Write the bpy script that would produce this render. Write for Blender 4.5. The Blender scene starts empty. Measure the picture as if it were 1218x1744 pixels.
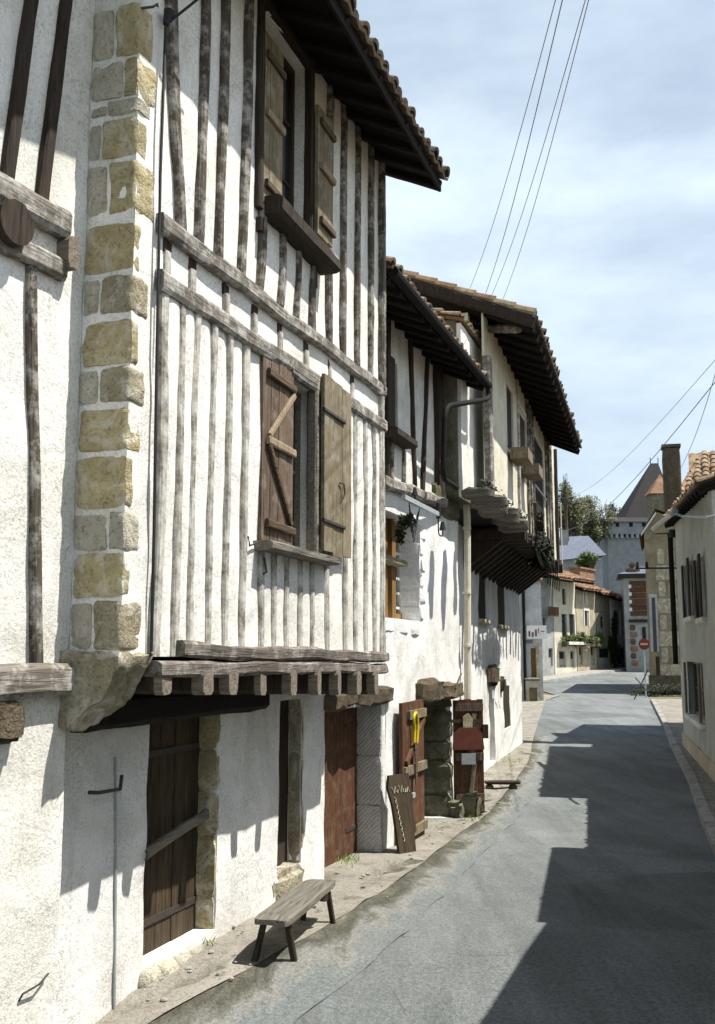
import bpy, bmesh, math, random
from mathutils import Vector, Matrix, noise
random.seed(7)
S = bpy.context.scene
COL = S.collection
R = math.radians

# ------------------------------------------------------------------ camera
EYE = 2.45
FPX = 1700.0                      # focal length in photo pixels (photo 1218 x 1744)
PITCH = math.atan(238.0 / FPX)
cam_d = bpy.data.cameras.new('camera')
cam = bpy.data.objects.new('camera', cam_d)
COL.objects.link(cam)
cam.location = (0, 0, EYE)
cam.rotation_euler = (math.pi / 2 + PITCH, 0, 0)
cam_d.sensor_fit = 'VERTICAL'
cam_d.sensor_height = 36.0
cam_d.lens = 36.0 * FPX / 1744.0
cam_d.clip_end = 3000
S.camera = cam

# ------------------------------------------------------------------ light
SUN_TO = Vector((0.97, -0.05, 1.84)).normalized()     # direction towards the sun
sun_d = bpy.data.lights.new('sun', 'SUN')
sun_d.energy = 4.9
sun_d.angle = R(0.5)
sun_d.color = (1.0, 0.955, 0.88)
sun = bpy.data.objects.new('sun', sun_d)
COL.objects.link(sun)
sun.rotation_euler = SUN_TO.to_track_quat('Z', 'Y').to_euler()

W = bpy.data.worlds.new('World')
S.world = W
W.use_nodes = True
wn = W.node_tree
for n in list(wn.nodes):
    wn.nodes.remove(n)
wo = wn.nodes.new('ShaderNodeOutputWorld')
bg = wn.nodes.new('ShaderNodeBackground')
bg.inputs['Strength'].default_value = 0.070
sky = wn.nodes.new('ShaderNodeTexSky')
sky.sky_type = 'NISHITA'
sky.sun_disc = False
sky.sun_elevation = math.asin(SUN_TO.z)
sky.sun_rotation = math.atan2(SUN_TO.x, SUN_TO.y)
sky.air_density = 1.0
sky.dust_density = 1.2
tc = wn.nodes.new('ShaderNodeTexCoord')
mp = wn.nodes.new('ShaderNodeMapping')
mp.inputs['Scale'].default_value = (1.3, 1.3, 3.4)
mp.inputs['Location'].default_value = (0.35, 0.1, 0.42)
nz = wn.nodes.new('ShaderNodeTexNoise')
nz.inputs['Scale'].default_value = 2.6
nz.inputs['Detail'].default_value = 6
nz.inputs['Roughness'].default_value = 0.55
rp = wn.nodes.new('ShaderNodeValToRGB')
rp.color_ramp.elements[0].position = 0.36
rp.color_ramp.elements[0].color = (0.52, 0.52, 0.52, 1)
rp.color_ramp.elements[1].position = 0.66
rp.color_ramp.elements[1].color = (0.95, 0.95, 0.95, 1)
mx = wn.nodes.new('ShaderNodeMix')
mx.data_type = 'RGBA'
mx.inputs[7].default_value = (8.0, 9.3, 10.4, 1)      # thin bright cloud
wn.links.new(tc.outputs['Generated'], mp.inputs['Vector'])
wn.links.new(mp.outputs['Vector'], nz.inputs['Vector'])
wn.links.new(nz.outputs['Fac'], rp.inputs['Fac'])
sx_ = wn.nodes.new('ShaderNodeSeparateXYZ')
wn.links.new(tc.outputs['Generated'], sx_.inputs[0])
rz_ = wn.nodes.new('ShaderNodeValToRGB')            # cloud thins out towards the zenith
rz_.color_ramp.elements[0].position = 0.42
rz_.color_ramp.elements[0].color = (1, 1, 1, 1)
rz_.color_ramp.elements[1].position = 0.80
rz_.color_ramp.elements[1].color = (0.25, 0.25, 0.25, 1)
wn.links.new(sx_.outputs['Z'], rz_.inputs['Fac'])
ml_ = wn.nodes.new('ShaderNodeMath')
ml_.operation = 'MULTIPLY'
wn.links.new(rp.outputs['Color'], ml_.inputs[0])
wn.links.new(rz_.outputs['Color'], ml_.inputs[1])
wn.links.new(ml_.outputs[0], mx.inputs[0])
wn.links.new(sky.outputs['Color'], mx.inputs[6])
wn.links.new(mx.outputs[2], bg.inputs['Color'])
wn.links.new(bg.outputs['Background'], wo.inputs['Surface'])

S.view_settings.view_transform = 'Standard'
S.view_settings.look = 'None'
S.view_settings.gamma = 1.0
S.view_settings.exposure = 0.77

# ------------------------------------------------------------------ measuring helpers
CT, ST = math.cos(PITCH), math.sin(PITCH)


def ray(px, py):
    u = (px - 609.0) / FPX
    v = (872.0 - py) / FPX
    return Vector((u, CT - v * ST, ST + v * CT))


def g(y):
    """height of the street: level, then a gentle rise to the cross street"""
    pts = [(-60, -.9), (4, -.25), (6.3, .0), (7.2, .12), (8, .185), (10.5, .1), (13, .03), (16, -.06), (20, -.1), (27, -.08), (34, .02), (45, .22), (60, .5), (72, 1.05), (82, 1.3), (110, 1.6), (2000, 6)]
    for (a, za), (b, zb) in zip(pts, pts[1:]):
        if y <= b:
            t = max(0, (y - a) / (b - a))
            return za + (zb - za) * t
    return 6


def gnd(px, py):
    d = ray(px, py)
    z = 0.0
    for _ in range(25):
        t = (z - EYE) / d.z
        z = 0.5 * z + 0.5 * g(d.y * t)
    t = (z - EYE) / d.z
    return Vector((d.x * t, d.y * t, z))


def at(px, py, Y):
    d = ray(px, py)
    t = Y / d.y
    return Vector((d.x * t, Y, EYE + d.z * t))


class Fr:
    """a facade frame: x along the facade (away), y into the house, z up"""
    def __init__(s, ox, oy, tan_h, oz=0.0, flip=False):
        s.o = Vector((ox, oy, oz))
        h = math.atan(tan_h)
        s.h = h
        s.a = Vector((math.sin(h), math.cos(h), 0))
        s.b = Vector((-math.cos(h), math.sin(h), 0))
        s.rz = math.pi / 2 - h
        if flip:                     # right side of the street: x towards the camera, y into the house
            s.a, s.b = -s.a, -s.b
            s.rz -= math.pi

    def L(s, px, py, y=0.0):
        d = ray(px, py)
        c = Vector((0, 0, EYE)) - s.o
        t = (y - c.dot(s.b)) / d.dot(s.b)
        p = c + d * t
        return p.dot(s.a), p.z

    def X(s, px, py, y=0.0):
        return s.L(px, py, y)[0]

    def Z(s, px, py, y=0.0):
        return s.L(px, py, y)[1]

    def loc(s, w):
        p = w - s.o
        return Vector((p.dot(s.a), p.dot(s.b), p.z))

    def w(s, x, y, z):
        return s.o + s.a * x + s.b * y + Vector((0, 0, z))


# ------------------------------------------------------------------ materials
def mat(name, base, rough=0.85, build=None, spec=0.3):
    m = bpy.data.materials.new(name)
    m.use_nodes = True
    nt = m.node_tree
    b = nt.nodes['Principled BSDF']
    b.inputs['Base Color'].default_value = (*base, 1)
    b.inputs['Roughness'].default_value = rough
    b.inputs['Specular IOR Level'].default_value = spec
    if build:
        build(nt, b)
    return m


def _noise(nt, scale, detail=5, rough=0.6, vec=None, dist=0.0):
    n = nt.nodes.new('ShaderNodeTexNoise')
    n.inputs['Scale'].default_value = scale
    n.inputs['Detail'].default_value = detail
    n.inputs['Roughness'].default_value = rough
    n.inputs['Distortion'].default_value = dist
    if vec is not None:
        nt.links.new(vec, n.inputs['Vector'])
    return n.outputs['Fac']


def _ramp(nt, fac, stops):
    r = nt.nodes.new('ShaderNodeValToRGB')
    els = r.color_ramp.elements
    while len(els) < len(stops):
        els.new(0.5)
    for e, (p, c) in zip(els, stops):
        e.position = p
        e.color = (*c, 1) if len(c) == 3 else c
    nt.links.new(fac, r.inputs['Fac'])
    return r.outputs['Color']


def _mix(nt, fac, a, b, mode='MIX'):
    m = nt.nodes.new('ShaderNodeMix')
    m.data_type = 'RGBA'
    m.blend_type = mode
    for sock, v in ((m.inputs[0], fac), (m.inputs[6], a), (m.inputs[7], b)):
        if isinstance(v, (int, float)):
            sock.default_value = v
        elif isinstance(v, tuple):
            sock.default_value = (*v, 1)
        else:
            nt.links.new(v, sock)
    return m.outputs[2]


def _coord(nt, scale=(1, 1, 1), kind='Object'):
    t = nt.nodes.new('ShaderNodeTexCoord')
    m = nt.nodes.new('ShaderNodeMapping')
    m.inputs['Scale'].default_value = scale
    nt.links.new(t.outputs[kind], m.inputs['Vector'])
    return m.outputs['Vector']


def _bump(nt, b, h, strength, dist=0.02, prev=None):
    n = nt.nodes.new('ShaderNodeBump')
    n.inputs['Strength'].default_value = strength
    n.inputs['Distance'].default_value = dist
    nt.links.new(h, n.inputs['Height'])
    if prev is not None:
        nt.links.new(prev, n.inputs['Normal'])
    nt.links.new(n.outputs['Normal'], b.inputs['Normal'])
    return n.outputs['Normal']


def _island(nt):
    n = nt.nodes.new('ShaderNodeNewGeometry')
    return n.outputs['Random Per Island']


def plaster(name, light, dark, stain=(0.33, 0.30, 0.24), amount=0.5, coarse=1.0):
    def build(nt, b):
        v = _coord(nt)
        vs = _coord(nt, (1.0, 1.0, 0.16))
        big = _ramp(nt, _noise(nt, 1.6, 7, .66, v, .6), [(.34, dark), (.60, light)])
        patch = _ramp(nt, _noise(nt, .75, 4, .55, v, 1.2), [(.44, (.90, .89, .86)), (.50, (1, 1, 1))])
        c = _mix(nt, 0.8, big, patch, 'MULTIPLY')
        speck = _ramp(nt, _noise(nt, 48 * coarse, 3, .7, v), [(.32, (.45, .44, .41)), (.54, (1, 1, 1))])
        where = _ramp(nt, _noise(nt, 2.3, 4, .6, v), [(.30, (.15, .15, .15)), (.70, (.9, .9, .9))])
        c = _mix(nt, where, c, _mix(nt, 1.0, c, speck, 'MULTIPLY'))
        streak = _ramp(nt, _noise(nt, 5.0, 6, .7, vs, .5), [(.52, (0, 0, 0)), (.80, (1, 1, 1))])
        f = nt.nodes.new('ShaderNodeMath')
        f.operation = 'MULTIPLY'
        f.inputs[1].default_value = amount
        nt.links.new(streak, f.inputs[0])
        c = _mix(nt, f.outputs[0], c, stain)
        # hairline cracks
        vo = nt.nodes.new('ShaderNodeTexVoronoi')
        vo.feature = 'DISTANCE_TO_EDGE'
        vo.inputs['Scale'].default_value = 1.1
        dd = nt.nodes.new('ShaderNodeVectorMath')
        dd.operation = 'ADD'
        nn = nt.nodes.new('ShaderNodeTexNoise')
        nn.inputs['Scale'].default_value = 4
        nn.inputs['Detail'].default_value = 5
        nt.links.new(v, nn.inputs['Vector'])
        nt.links.new(v, dd.inputs[0])
        nt.links.new(nn.outputs['Color'], dd.inputs[1])
        nt.links.new(dd.outputs[0], vo.inputs['Vector'])
        cr = _ramp(nt, vo.outputs['Distance'], [(.002, (1, 1, 1)), (.007, (0, 0, 0))])
        mk = _ramp(nt, _noise(nt, 1.1, 3, .5, v), [(.50, (0, 0, 0)), (.60, (.55, .55, .55))])
        crk = _mix(nt, 1.0, cr, mk, 'MULTIPLY')
        c = _mix(nt, crk, c, (.22, .20, .17))
        nt.links.new(c, b.inputs['Base Color'])
        n0 = _bump(nt, b, _noise(nt, 3.2, 5, .55, v, .8), 0.38, 0.05)
        n1 = _bump(nt, b, _noise(nt, 11, 5, .62, v), 0.22, 0.02, n0)
        _bump(nt, b, _noise(nt, 70 * coarse, 4, .75, v), 0.6, 0.010, n1)
    return mat(name, light, 0.92, build, 0.15)


def wood(name, light, dark, axis='z', pale=None, pale_amt=0.0, rough=0.85):
    def build(nt, b):
        sc = {'z': (22, 22, 1.6), 'x': (1.6, 22, 22), 'y': (22, 1.6, 22)}[axis]
        v = _coord(nt, sc)
        vo = _coord(nt)
        grain = _noise(nt, 1.5, 8, .65, v, .8)
        c = _ramp(nt, grain, [(.30, dark), (.68, light)])
        isl = _island(nt)
        tone = _ramp(nt, isl, [(0, (.72, .72, .72)), (1, (1.15, 1.12, 1.08))])
        c = _mix(nt, 1.0, c, tone, 'MULTIPLY')
        crack = _ramp(nt, _noise(nt, 2.6, 3, .5, v, .3), [(.30, (.25, .22, .2)), (.40, (1, 1, 1))])
        c = _mix(nt, 0.8, c, crack, 'MULTIPLY')
        if pale:
            f = _ramp(nt, _noise(nt, 7, 7, .75, vo), [(.5 - pale_amt * .25, (0, 0, 0)), (.72 - pale_amt * .2, (1, 1, 1))])
            c = _mix(nt, f, c, pale)
        nt.links.new(c, b.inputs['Base Color'])
        n1 = _bump(nt, b, grain, 0.7, 0.012)
        _bump(nt, b, _noise(nt, 3, 4, .6, v), 0.4, 0.02, n1)
    return mat(name, light, rough, build, 0.2)


def stone(name, light, dark, scale=6.0, bump=1.0, moss=None, tooled=False, smear=None):
    def build(nt, b):
        v = _coord(nt)
        c = _ramp(nt, _noise(nt, scale, 7, .68, v), [(.32, dark), (.66, light)])
        isl = _ramp(nt, _island(nt), [(0, (.78, .78, .78)), (1, (1.1, 1.08, 1.04))])
        c = _mix(nt, 1.0, c, isl, 'MULTIPLY')
        pit = _ramp(nt, _noise(nt, 38, 4, .7, v), [(.32, (.4, .38, .34)), (.48, (1, 1, 1))])
        c = _mix(nt, .8, c, pit, 'MULTIPLY')
        if moss:
            f = _ramp(nt, _noise(nt, 3.2, 6, .7, v), [(.48, (0, 0, 0)), (.64, (1, 1, 1))])
            c = _mix(nt, f, c, moss)
        if smear:
            f = _ramp(nt, _noise(nt, 4.5, 6, .72, v, .8), [(.50, (0, 0, 0)), (.62, (.9, .9, .9))])
            c = _mix(nt, f, c, smear)
        nt.links.new(c, b.inputs['Base Color'])
        if tooled:
            t = nt.nodes.new('ShaderNodeTexWave')
            t.wave_type = 'BANDS'
            t.bands_direction = 'DIAGONAL'
            t.inputs['Scale'].default_value = 12
            t.inputs['Distortion'].default_value = 3.0
            nt.links.new(v, t.inputs['Vector'])
            n1 = _bump(nt, b, t.outputs['Fac'], 0.5, 0.02)
        else:
            n1 = _bump(nt, b, _noise(nt, 10, 5, .7, v), 0.8 * bump, 0.05)
        _bump(nt, b, _noise(nt, 45, 4, .7, v), 0.8 * bump, 0.02, n1)
    return mat(name, light, 0.95, build, 0.1)


def tiles(name, stops):
    def build(nt, b):
        v = _coord(nt)
        c = _ramp(nt, _island(nt), stops)
        lich = _ramp(nt, _noise(nt, 9, 6, .7, v), [(.46, (0, 0, 0)), (.66, (1, 1, 1))])
        c = _mix(nt, lich, c, (.20, .19, .15))
        dk = _ramp(nt, _noise(nt, 3, 5, .7, v), [(.35, (.4, .38, .36)), (.6, (1, 1, 1))])
        c = _mix(nt, .8, c, dk, 'MULTIPLY')
        nt.links.new(c, b.inputs['Base Color'])
        _bump(nt, b, _noise(nt, 40, 4, .7, v), .5, .02)
    return mat(name, stops[0][1], .9, build, .15)


def simple(name, a, b_, scale=12, rough=.8, bump=.3, spec=.3):
    def build(nt, b):
        v = _coord(nt)
        n = _noise(nt, scale, 6, .65, v)
        nt.links.new(_ramp(nt, n, [(.3, b_), (.7, a)]), b.inputs['Base Color'])
        if bump:
            _bump(nt, b, n, bump, .02)
    return mat(name, a, rough, build, spec)


M = {}
M['plaster'] = plaster('white_limewash', (.85, .84, .80), (.70, .69, .645), amount=.42)
M['plaster_old'] = plaster('old_limewash', (.80, .79, .745), (.60, .59, .54), (.26, .24, .18), .5)
M['plaster_low'] = plaster('street_wall_limewash', (.84, .835, .815), (.68, .68, .665), (.36, .35, .33), .45)
M['plaster_cream'] = plaster('cream_plaster', (.74, .70, .575), (.60, .56, .45), (.40, .36, .27), .35)
M['plaster_beige'] = plaster('beige_plaster', (.52, .46, .34), (.40, .35, .26), (.30, .26, .2), .3)
M['plaster_grey'] = plaster('grey_plaster', (.41, .425, .42), (.29, .30, .295), (.19, .19, .18), .45)
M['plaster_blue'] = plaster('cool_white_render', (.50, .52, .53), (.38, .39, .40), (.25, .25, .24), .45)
M['stud'] = wood('weathered_stud', (.125, .108, .085), (.038, .031, .024), 'z', (.46, .44, .40), .12)
M['stud_pale'] = wood('limewashed_stud', (.24, .215, .175), (.085, .073, .056), 'z', (.56, .54, .49), .55)
M['rail'] = wood('weathered_rail', (.23, .21, .18), (.075, .066, .055), 'x', (.50, .48, .44), .15)
M['sill_wood'] = wood('grey_oak_beam', (.20, .175, .15), (.06, .05, .042), 'x', (.36, .34, .31), .05)
M['joist'] = wood('old_joist', (.27, .235, .19), (.11, .09, .07), 'y')
M['dark_wood'] = wood('dark_rafter', (.020, .015, .012), (.007, .0055, .0045), 'y')  # near-black: the deep shade under eaves is put into the wood colour
M['board_dark'] = wood('dark_boarding', (.013, .011, .009), (.006, .005, .004), 'x')  # underside shade darkened into the board colour as well
M['dark_post'] = wood('dark_post', (.06, .045, .034), (.018, .014, .011), 'z')
M['shutter'] = wood('bare_plank', (.235, .195, .125), (.105, .085, .052), 'z', (.30, .28, .22), .05)
M['shutter_red'] = wood('brown_plank', (.165, .118, .085), (.07, .05, .036), 'z', (.24, .21, .17), .0)
M['batten'] = wood('plank_batten', (.14, .10, .065), (.05, .036, .025), 'x')
M['brace'] = wood('pale_brace', (.36, .29, .20), (.2, .15, .1), 'z')
M['brown_door'] = wood('painted_brown_door', (.135, .060, .030), (.045, .021, .012), 'z', (.16, .12, .085), .0, rough=.7)
M['old_door'] = wood('old_plank_door', (.085, .063, .038), (.022, .017, .012), 'z')
M['orange_wood'] = wood('orange_oak', (.28, .165, .055), (.14, .08, .03), 'z')
M['bench'] = wood('grey_bench_plank', (.25, .235, .20), (.095, .085, .07), 'x')
M['stone_ochre'] = stone('ochre_stone', (.50, .44, .27), (.34, .288, .165), smear=(.60, .565, .46))
M['stone_white'] = stone('smeared_stone', (.56, .535, .46), (.40, .375, .30))
M['stone_pale'] = stone('pale_stone', (.50, .45, .33), (.32, .28, .19), 5, 1.5, smear=(.62, .59, .50))
M['stone_grey'] = stone('grey_stone', (.36, .35, .31), (.2, .19, .165), 5, 1.2, (.17, .15, .06))
M['stone_tool'] = stone('tooled_stone', (.60, .61, .60), (.46, .47, .47), 6, 1, None, True)
M['stone_dark'] = stone('dark_stone', (.17, .14, .10), (.08, .065, .045), 6, 1.2)
M['stone_moss'] = stone('mossy_stone', (.26, .25, .19), (.12, .12, .085), 4, 1.3, (.10, .10, .045))
M['castle'] = stone('castle_stone', (.30, .33, .37), (.20, .22, .25), 1.2, .8)
M['tiles'] = tiles('canal_tiles', [(0, (.30, .17, .09)), (.35, (.36, .24, .14)), (.7, (.26, .20, .14)), (1, (.42, .33, .22))])
M['tiles_dark'] = tiles('shaded_canal_tiles', [(0, (.12, .075, .05)), (.4, (.16, .115, .08)), (.75, (.10, .085, .065)), (1, (.20, .16, .115))])  # darker copy of the canal tiles, shade of the eave lip in the colour
M['tiles_red'] = tiles('clay_tiles', [(0, (.30, .15, .085)), (.5, (.36, .20, .12)), (1, (.25, .15, .10))])
M['slate'] = simple('slate', (.135, .155, .205), (.08, .095, .13), 2.5, .6)
M['tower_tiles'] = simple('dark_flat_tiles', (.034, .031, .031), (.018, .017, .017), 2.0, .85)
M['iron'] = simple('rusty_iron', (.06, .045, .035), (.02, .017, .015), 30, .6, .3, .5)
M['zinc'] = simple('zinc', (.36, .40, .42), (.26, .29, .30), 14, .5, .1, .5)
M['pipe_cream'] = simple('cream_pipe', (.64, .60, .48), (.50, .46, .35), 9, .6, .1)
M['pipe_dark'] = simple('dark_pipe', (.016, .015, .014), (.009, .008, .008), 9, .7, .1, .1)
M['cable'] = simple('black_cable', (.02, .02, .022), (.012, .012, .013), 20, .6, 0)
M['wire'] = simple('grey_wire', (.22, .24, .27), (.17, .18, .20), 20, .5, 0)
M['joist_dark'] = wood('dark_jetty_end', (.17, .155, .13), (.06, .052, .042), 'y')
M['red_dull'] = simple('dull_red_paint', (.17, .03, .024), (.11, .02, .016), 12, .7, .1)
M['plaster_brown'] = plaster('brown_render', (.28, .235, .155), (.18, .15, .10), (.13, .105, .075), .6)
M['glass'] = mat('window_glass', (.02, .024, .03), .12, None, .5)
M['void'] = simple('unlit_black', (.012, .010, .009), (.006, .005, .005), 3, .9, 0)  # near-black stand-in for the unlit inside of rooms and openings
M['red'] = simple('red_paint', (.19, .055, .035), (.10, .03, .02), 7, .75, .1)
M['yellow'] = simple('yellow_paint', (.62, .50, .02), (.48, .37, .01), 14, .5, .1)
M['white_paint'] = simple('white_paint', (.80, .80, .76), (.62, .62, .58), 14, .6, .1)
M['leaf'] = simple('green_leaf', (.085, .125, .03), (.035, .06, .014), 8, .7, 0)
M['leaf_dark'] = simple('dark_leaf', (.035, .05, .02), (.012, .018, .008), 8, .7, 0)
M['leaf_spring'] = simple('spring_leaf', (.155, .155, .075), (.07, .075, .035), 1.0, .8, 0)
M['leaf_blue'] = simple('hazy_leaf', (.12, .13, .12), (.06, .07, .07), 1.0, .8, 0)
M['bark'] = simple('bark', (.11, .085, .065), (.05, .04, .03), 5, .9, .3)
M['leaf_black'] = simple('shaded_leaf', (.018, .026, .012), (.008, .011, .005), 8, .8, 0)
M['grass'] = simple('fresh_grass', (.22, .30, .05), (.12, .17, .03), 18, .8, 0)


def asphalt():
    def build(nt, b):
        v = _coord(nt)
        vs = _coord(nt, (1.0, .13, 1))
        c = _ramp(nt, _noise(nt, .8, 7, .66, v), [(.32, (.172, .188, .188)), (.68, (.228, .246, .248))])
        tr = _ramp(nt, _noise(nt, 1.9, 6, .65, vs, .4), [(.38, (.60, .61, .58)), (.56, (1.06, 1.06, 1.06))])
        c = _mix(nt, .5, c, tr, 'MULTIPLY')
        gr = _ramp(nt, _noise(nt, 34, 5, .8, v), [(.34, (.48, .48, .46)), (.62, (1.2, 1.2, 1.2))])
        c = _mix(nt, .8, c, gr, 'MULTIPLY')
        fine = _ramp(nt, _noise(nt, 120, 3, .8, v), [(.40, (.5, .5, .5)), (.60, (1.15, 1.15, 1.15))])
        c = _mix(nt, .6, c, fine, 'MULTIPLY')
        oil = _ramp(nt, _noise(nt, 2.2, 6, .7, vs, 1.0), [(.57, (0, 0, 0)), (.70, (.35, .35, .35))])
        c = _mix(nt, oil, c, (.060, .068, .058))
        pat = nt.nodes.new('ShaderNodeTexVoronoi')
        pat.inputs['Scale'].default_value = .42
        pat.inputs['Randomness'].default_value = 1.0
        nt.links.new(v, pat.inputs['Vector'])
        pc = _ramp(nt, pat.outputs['Color'], [(.25, (.80, .80, .78)), (.30, (1, 1, 1)), (.72, (1, 1, 1)), (.76, (1.14, 1.14, 1.14))])
        c = _mix(nt, .75, c, pc, 'MULTIPLY')
        vo = nt.nodes.new('ShaderNodeTexVoronoi')
        vo.feature = 'DISTANCE_TO_EDGE'
        vo.inputs['Scale'].default_value = .8
        nt.links.new(v, vo.inputs['Vector'])
        cr = _ramp(nt, vo.outputs['Distance'], [(.003, (.4, .4, .4)), (.008, (0, 0, 0))])
        mk = _ramp(nt, _noise(nt, .9, 4, .6, v), [(.50, (0, 0, 0)), (.60, (1, 1, 1))])
        c = _mix(nt, _mix(nt, 1.0, cr, mk, 'MULTIPLY'), c, (.05, .05, .045))
        nt.links.new(c, b.inputs['Base Color'])
        n1 = _bump(nt, b, _noise(nt, 7, 6, .65, v), .45, .04)
        _bump(nt, b, _noise(nt, 60, 4, .75, v), .9, .016, n1)
    return mat('worn_asphalt', (.17, .17, .17), .9, build, .15)


def gutter_mat():
    def build(nt, b):
        v = _coord(nt)
        vl = _coord(nt, (1, .35, 1))
        a = nt.nodes.new('ShaderNodeAttribute')
        a.attribute_name = 'across'
        n = _noise(nt, 2.6, 7, .7, vl, .5)
        m1 = nt.nodes.new('ShaderNodeMath')
        m1.operation = 'MULTIPLY_ADD'
        nt.links.new(n, m1.inputs[0])
        m1.inputs[1].default_value = 1.3
        m1.inputs[2].default_value = -.65
        m2 = nt.nodes.new('ShaderNodeMath')
        m2.operation = 'ADD'
        nt.links.new(a.outputs['Fac'], m2.inputs[0])
        nt.links.new(m1.outputs[0], m2.inputs[1])
        c = _ramp(nt, m2.outputs[0], [(.12, (.28, .265, .23)), (.30, (.15, .145, .115)), (.46, (.085, .084, .066)), (.60, (.15, .15, .13)), (.72, (.25, .25, .235)), (.90, (.18, .20, .20))])
        gr = _ramp(nt, _noise(nt, 38, 5, .78, v), [(.34, (.5, .5, .48)), (.60, (1.15, 1.15, 1.12))])
        c = _mix(nt, .85, c, gr, 'MULTIPLY')
        nt.links.new(c, b.inputs['Base Color'])
        n1 = _bump(nt, b, _noise(nt, 8, 6, .65, v), .9, .05)
        _bump(nt, b, _noise(nt, 50, 4, .75, v), .8, .016, n1)
    return mat('dirty_gutter', (.13, .12, .09), .95, build, .1)


def paving(name, a, d, e, fine):
    def build(nt, b):
        v = _coord(nt)
        c = _ramp(nt, _noise(nt, 1.8, 7, .68, v), [(.32, d), (.64, a)])
        f = _ramp(nt, _noise(nt, 4.2, 7, .7, v, .6), [(.50, (0, 0, 0)), (.70, (1, 1, 1))])
        c = _mix(nt, f, c, e)
        gr = _ramp(nt, _noise(nt, fine, 4, .7, v), [(.3, (.5, .5, .48)), (.52, (1.05, 1.05, 1.05))])
        c = _mix(nt, .8, c, gr, 'MULTIPLY')
        nt.links.new(c, b.inputs['Base Color'])
        n1 = _bump(nt, b, _noise(nt, 7, 6, .65, v), .8, .05)
        _bump(nt, b, _noise(nt, fine, 3, .7, v), .7, .015, n1)
    return mat(name, a, .95, build, .1)


M['asphalt'] = asphalt()
M['pavement'] = paving('trodden_pavement', (.31, .29, .25), (.20, .187, .155), (.14, .132, .10), 45)
M['gutter'] = gutter_mat()
M['earth'] = paving('earth', (.20, .18, .12), (.11, .10, .06), (.10, .12, .04), 20)
M['kerb'] = paving('kerb_stone', (.38, .37, .34), (.25, .24, .22), (.18, .17, .15), 40)


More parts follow.
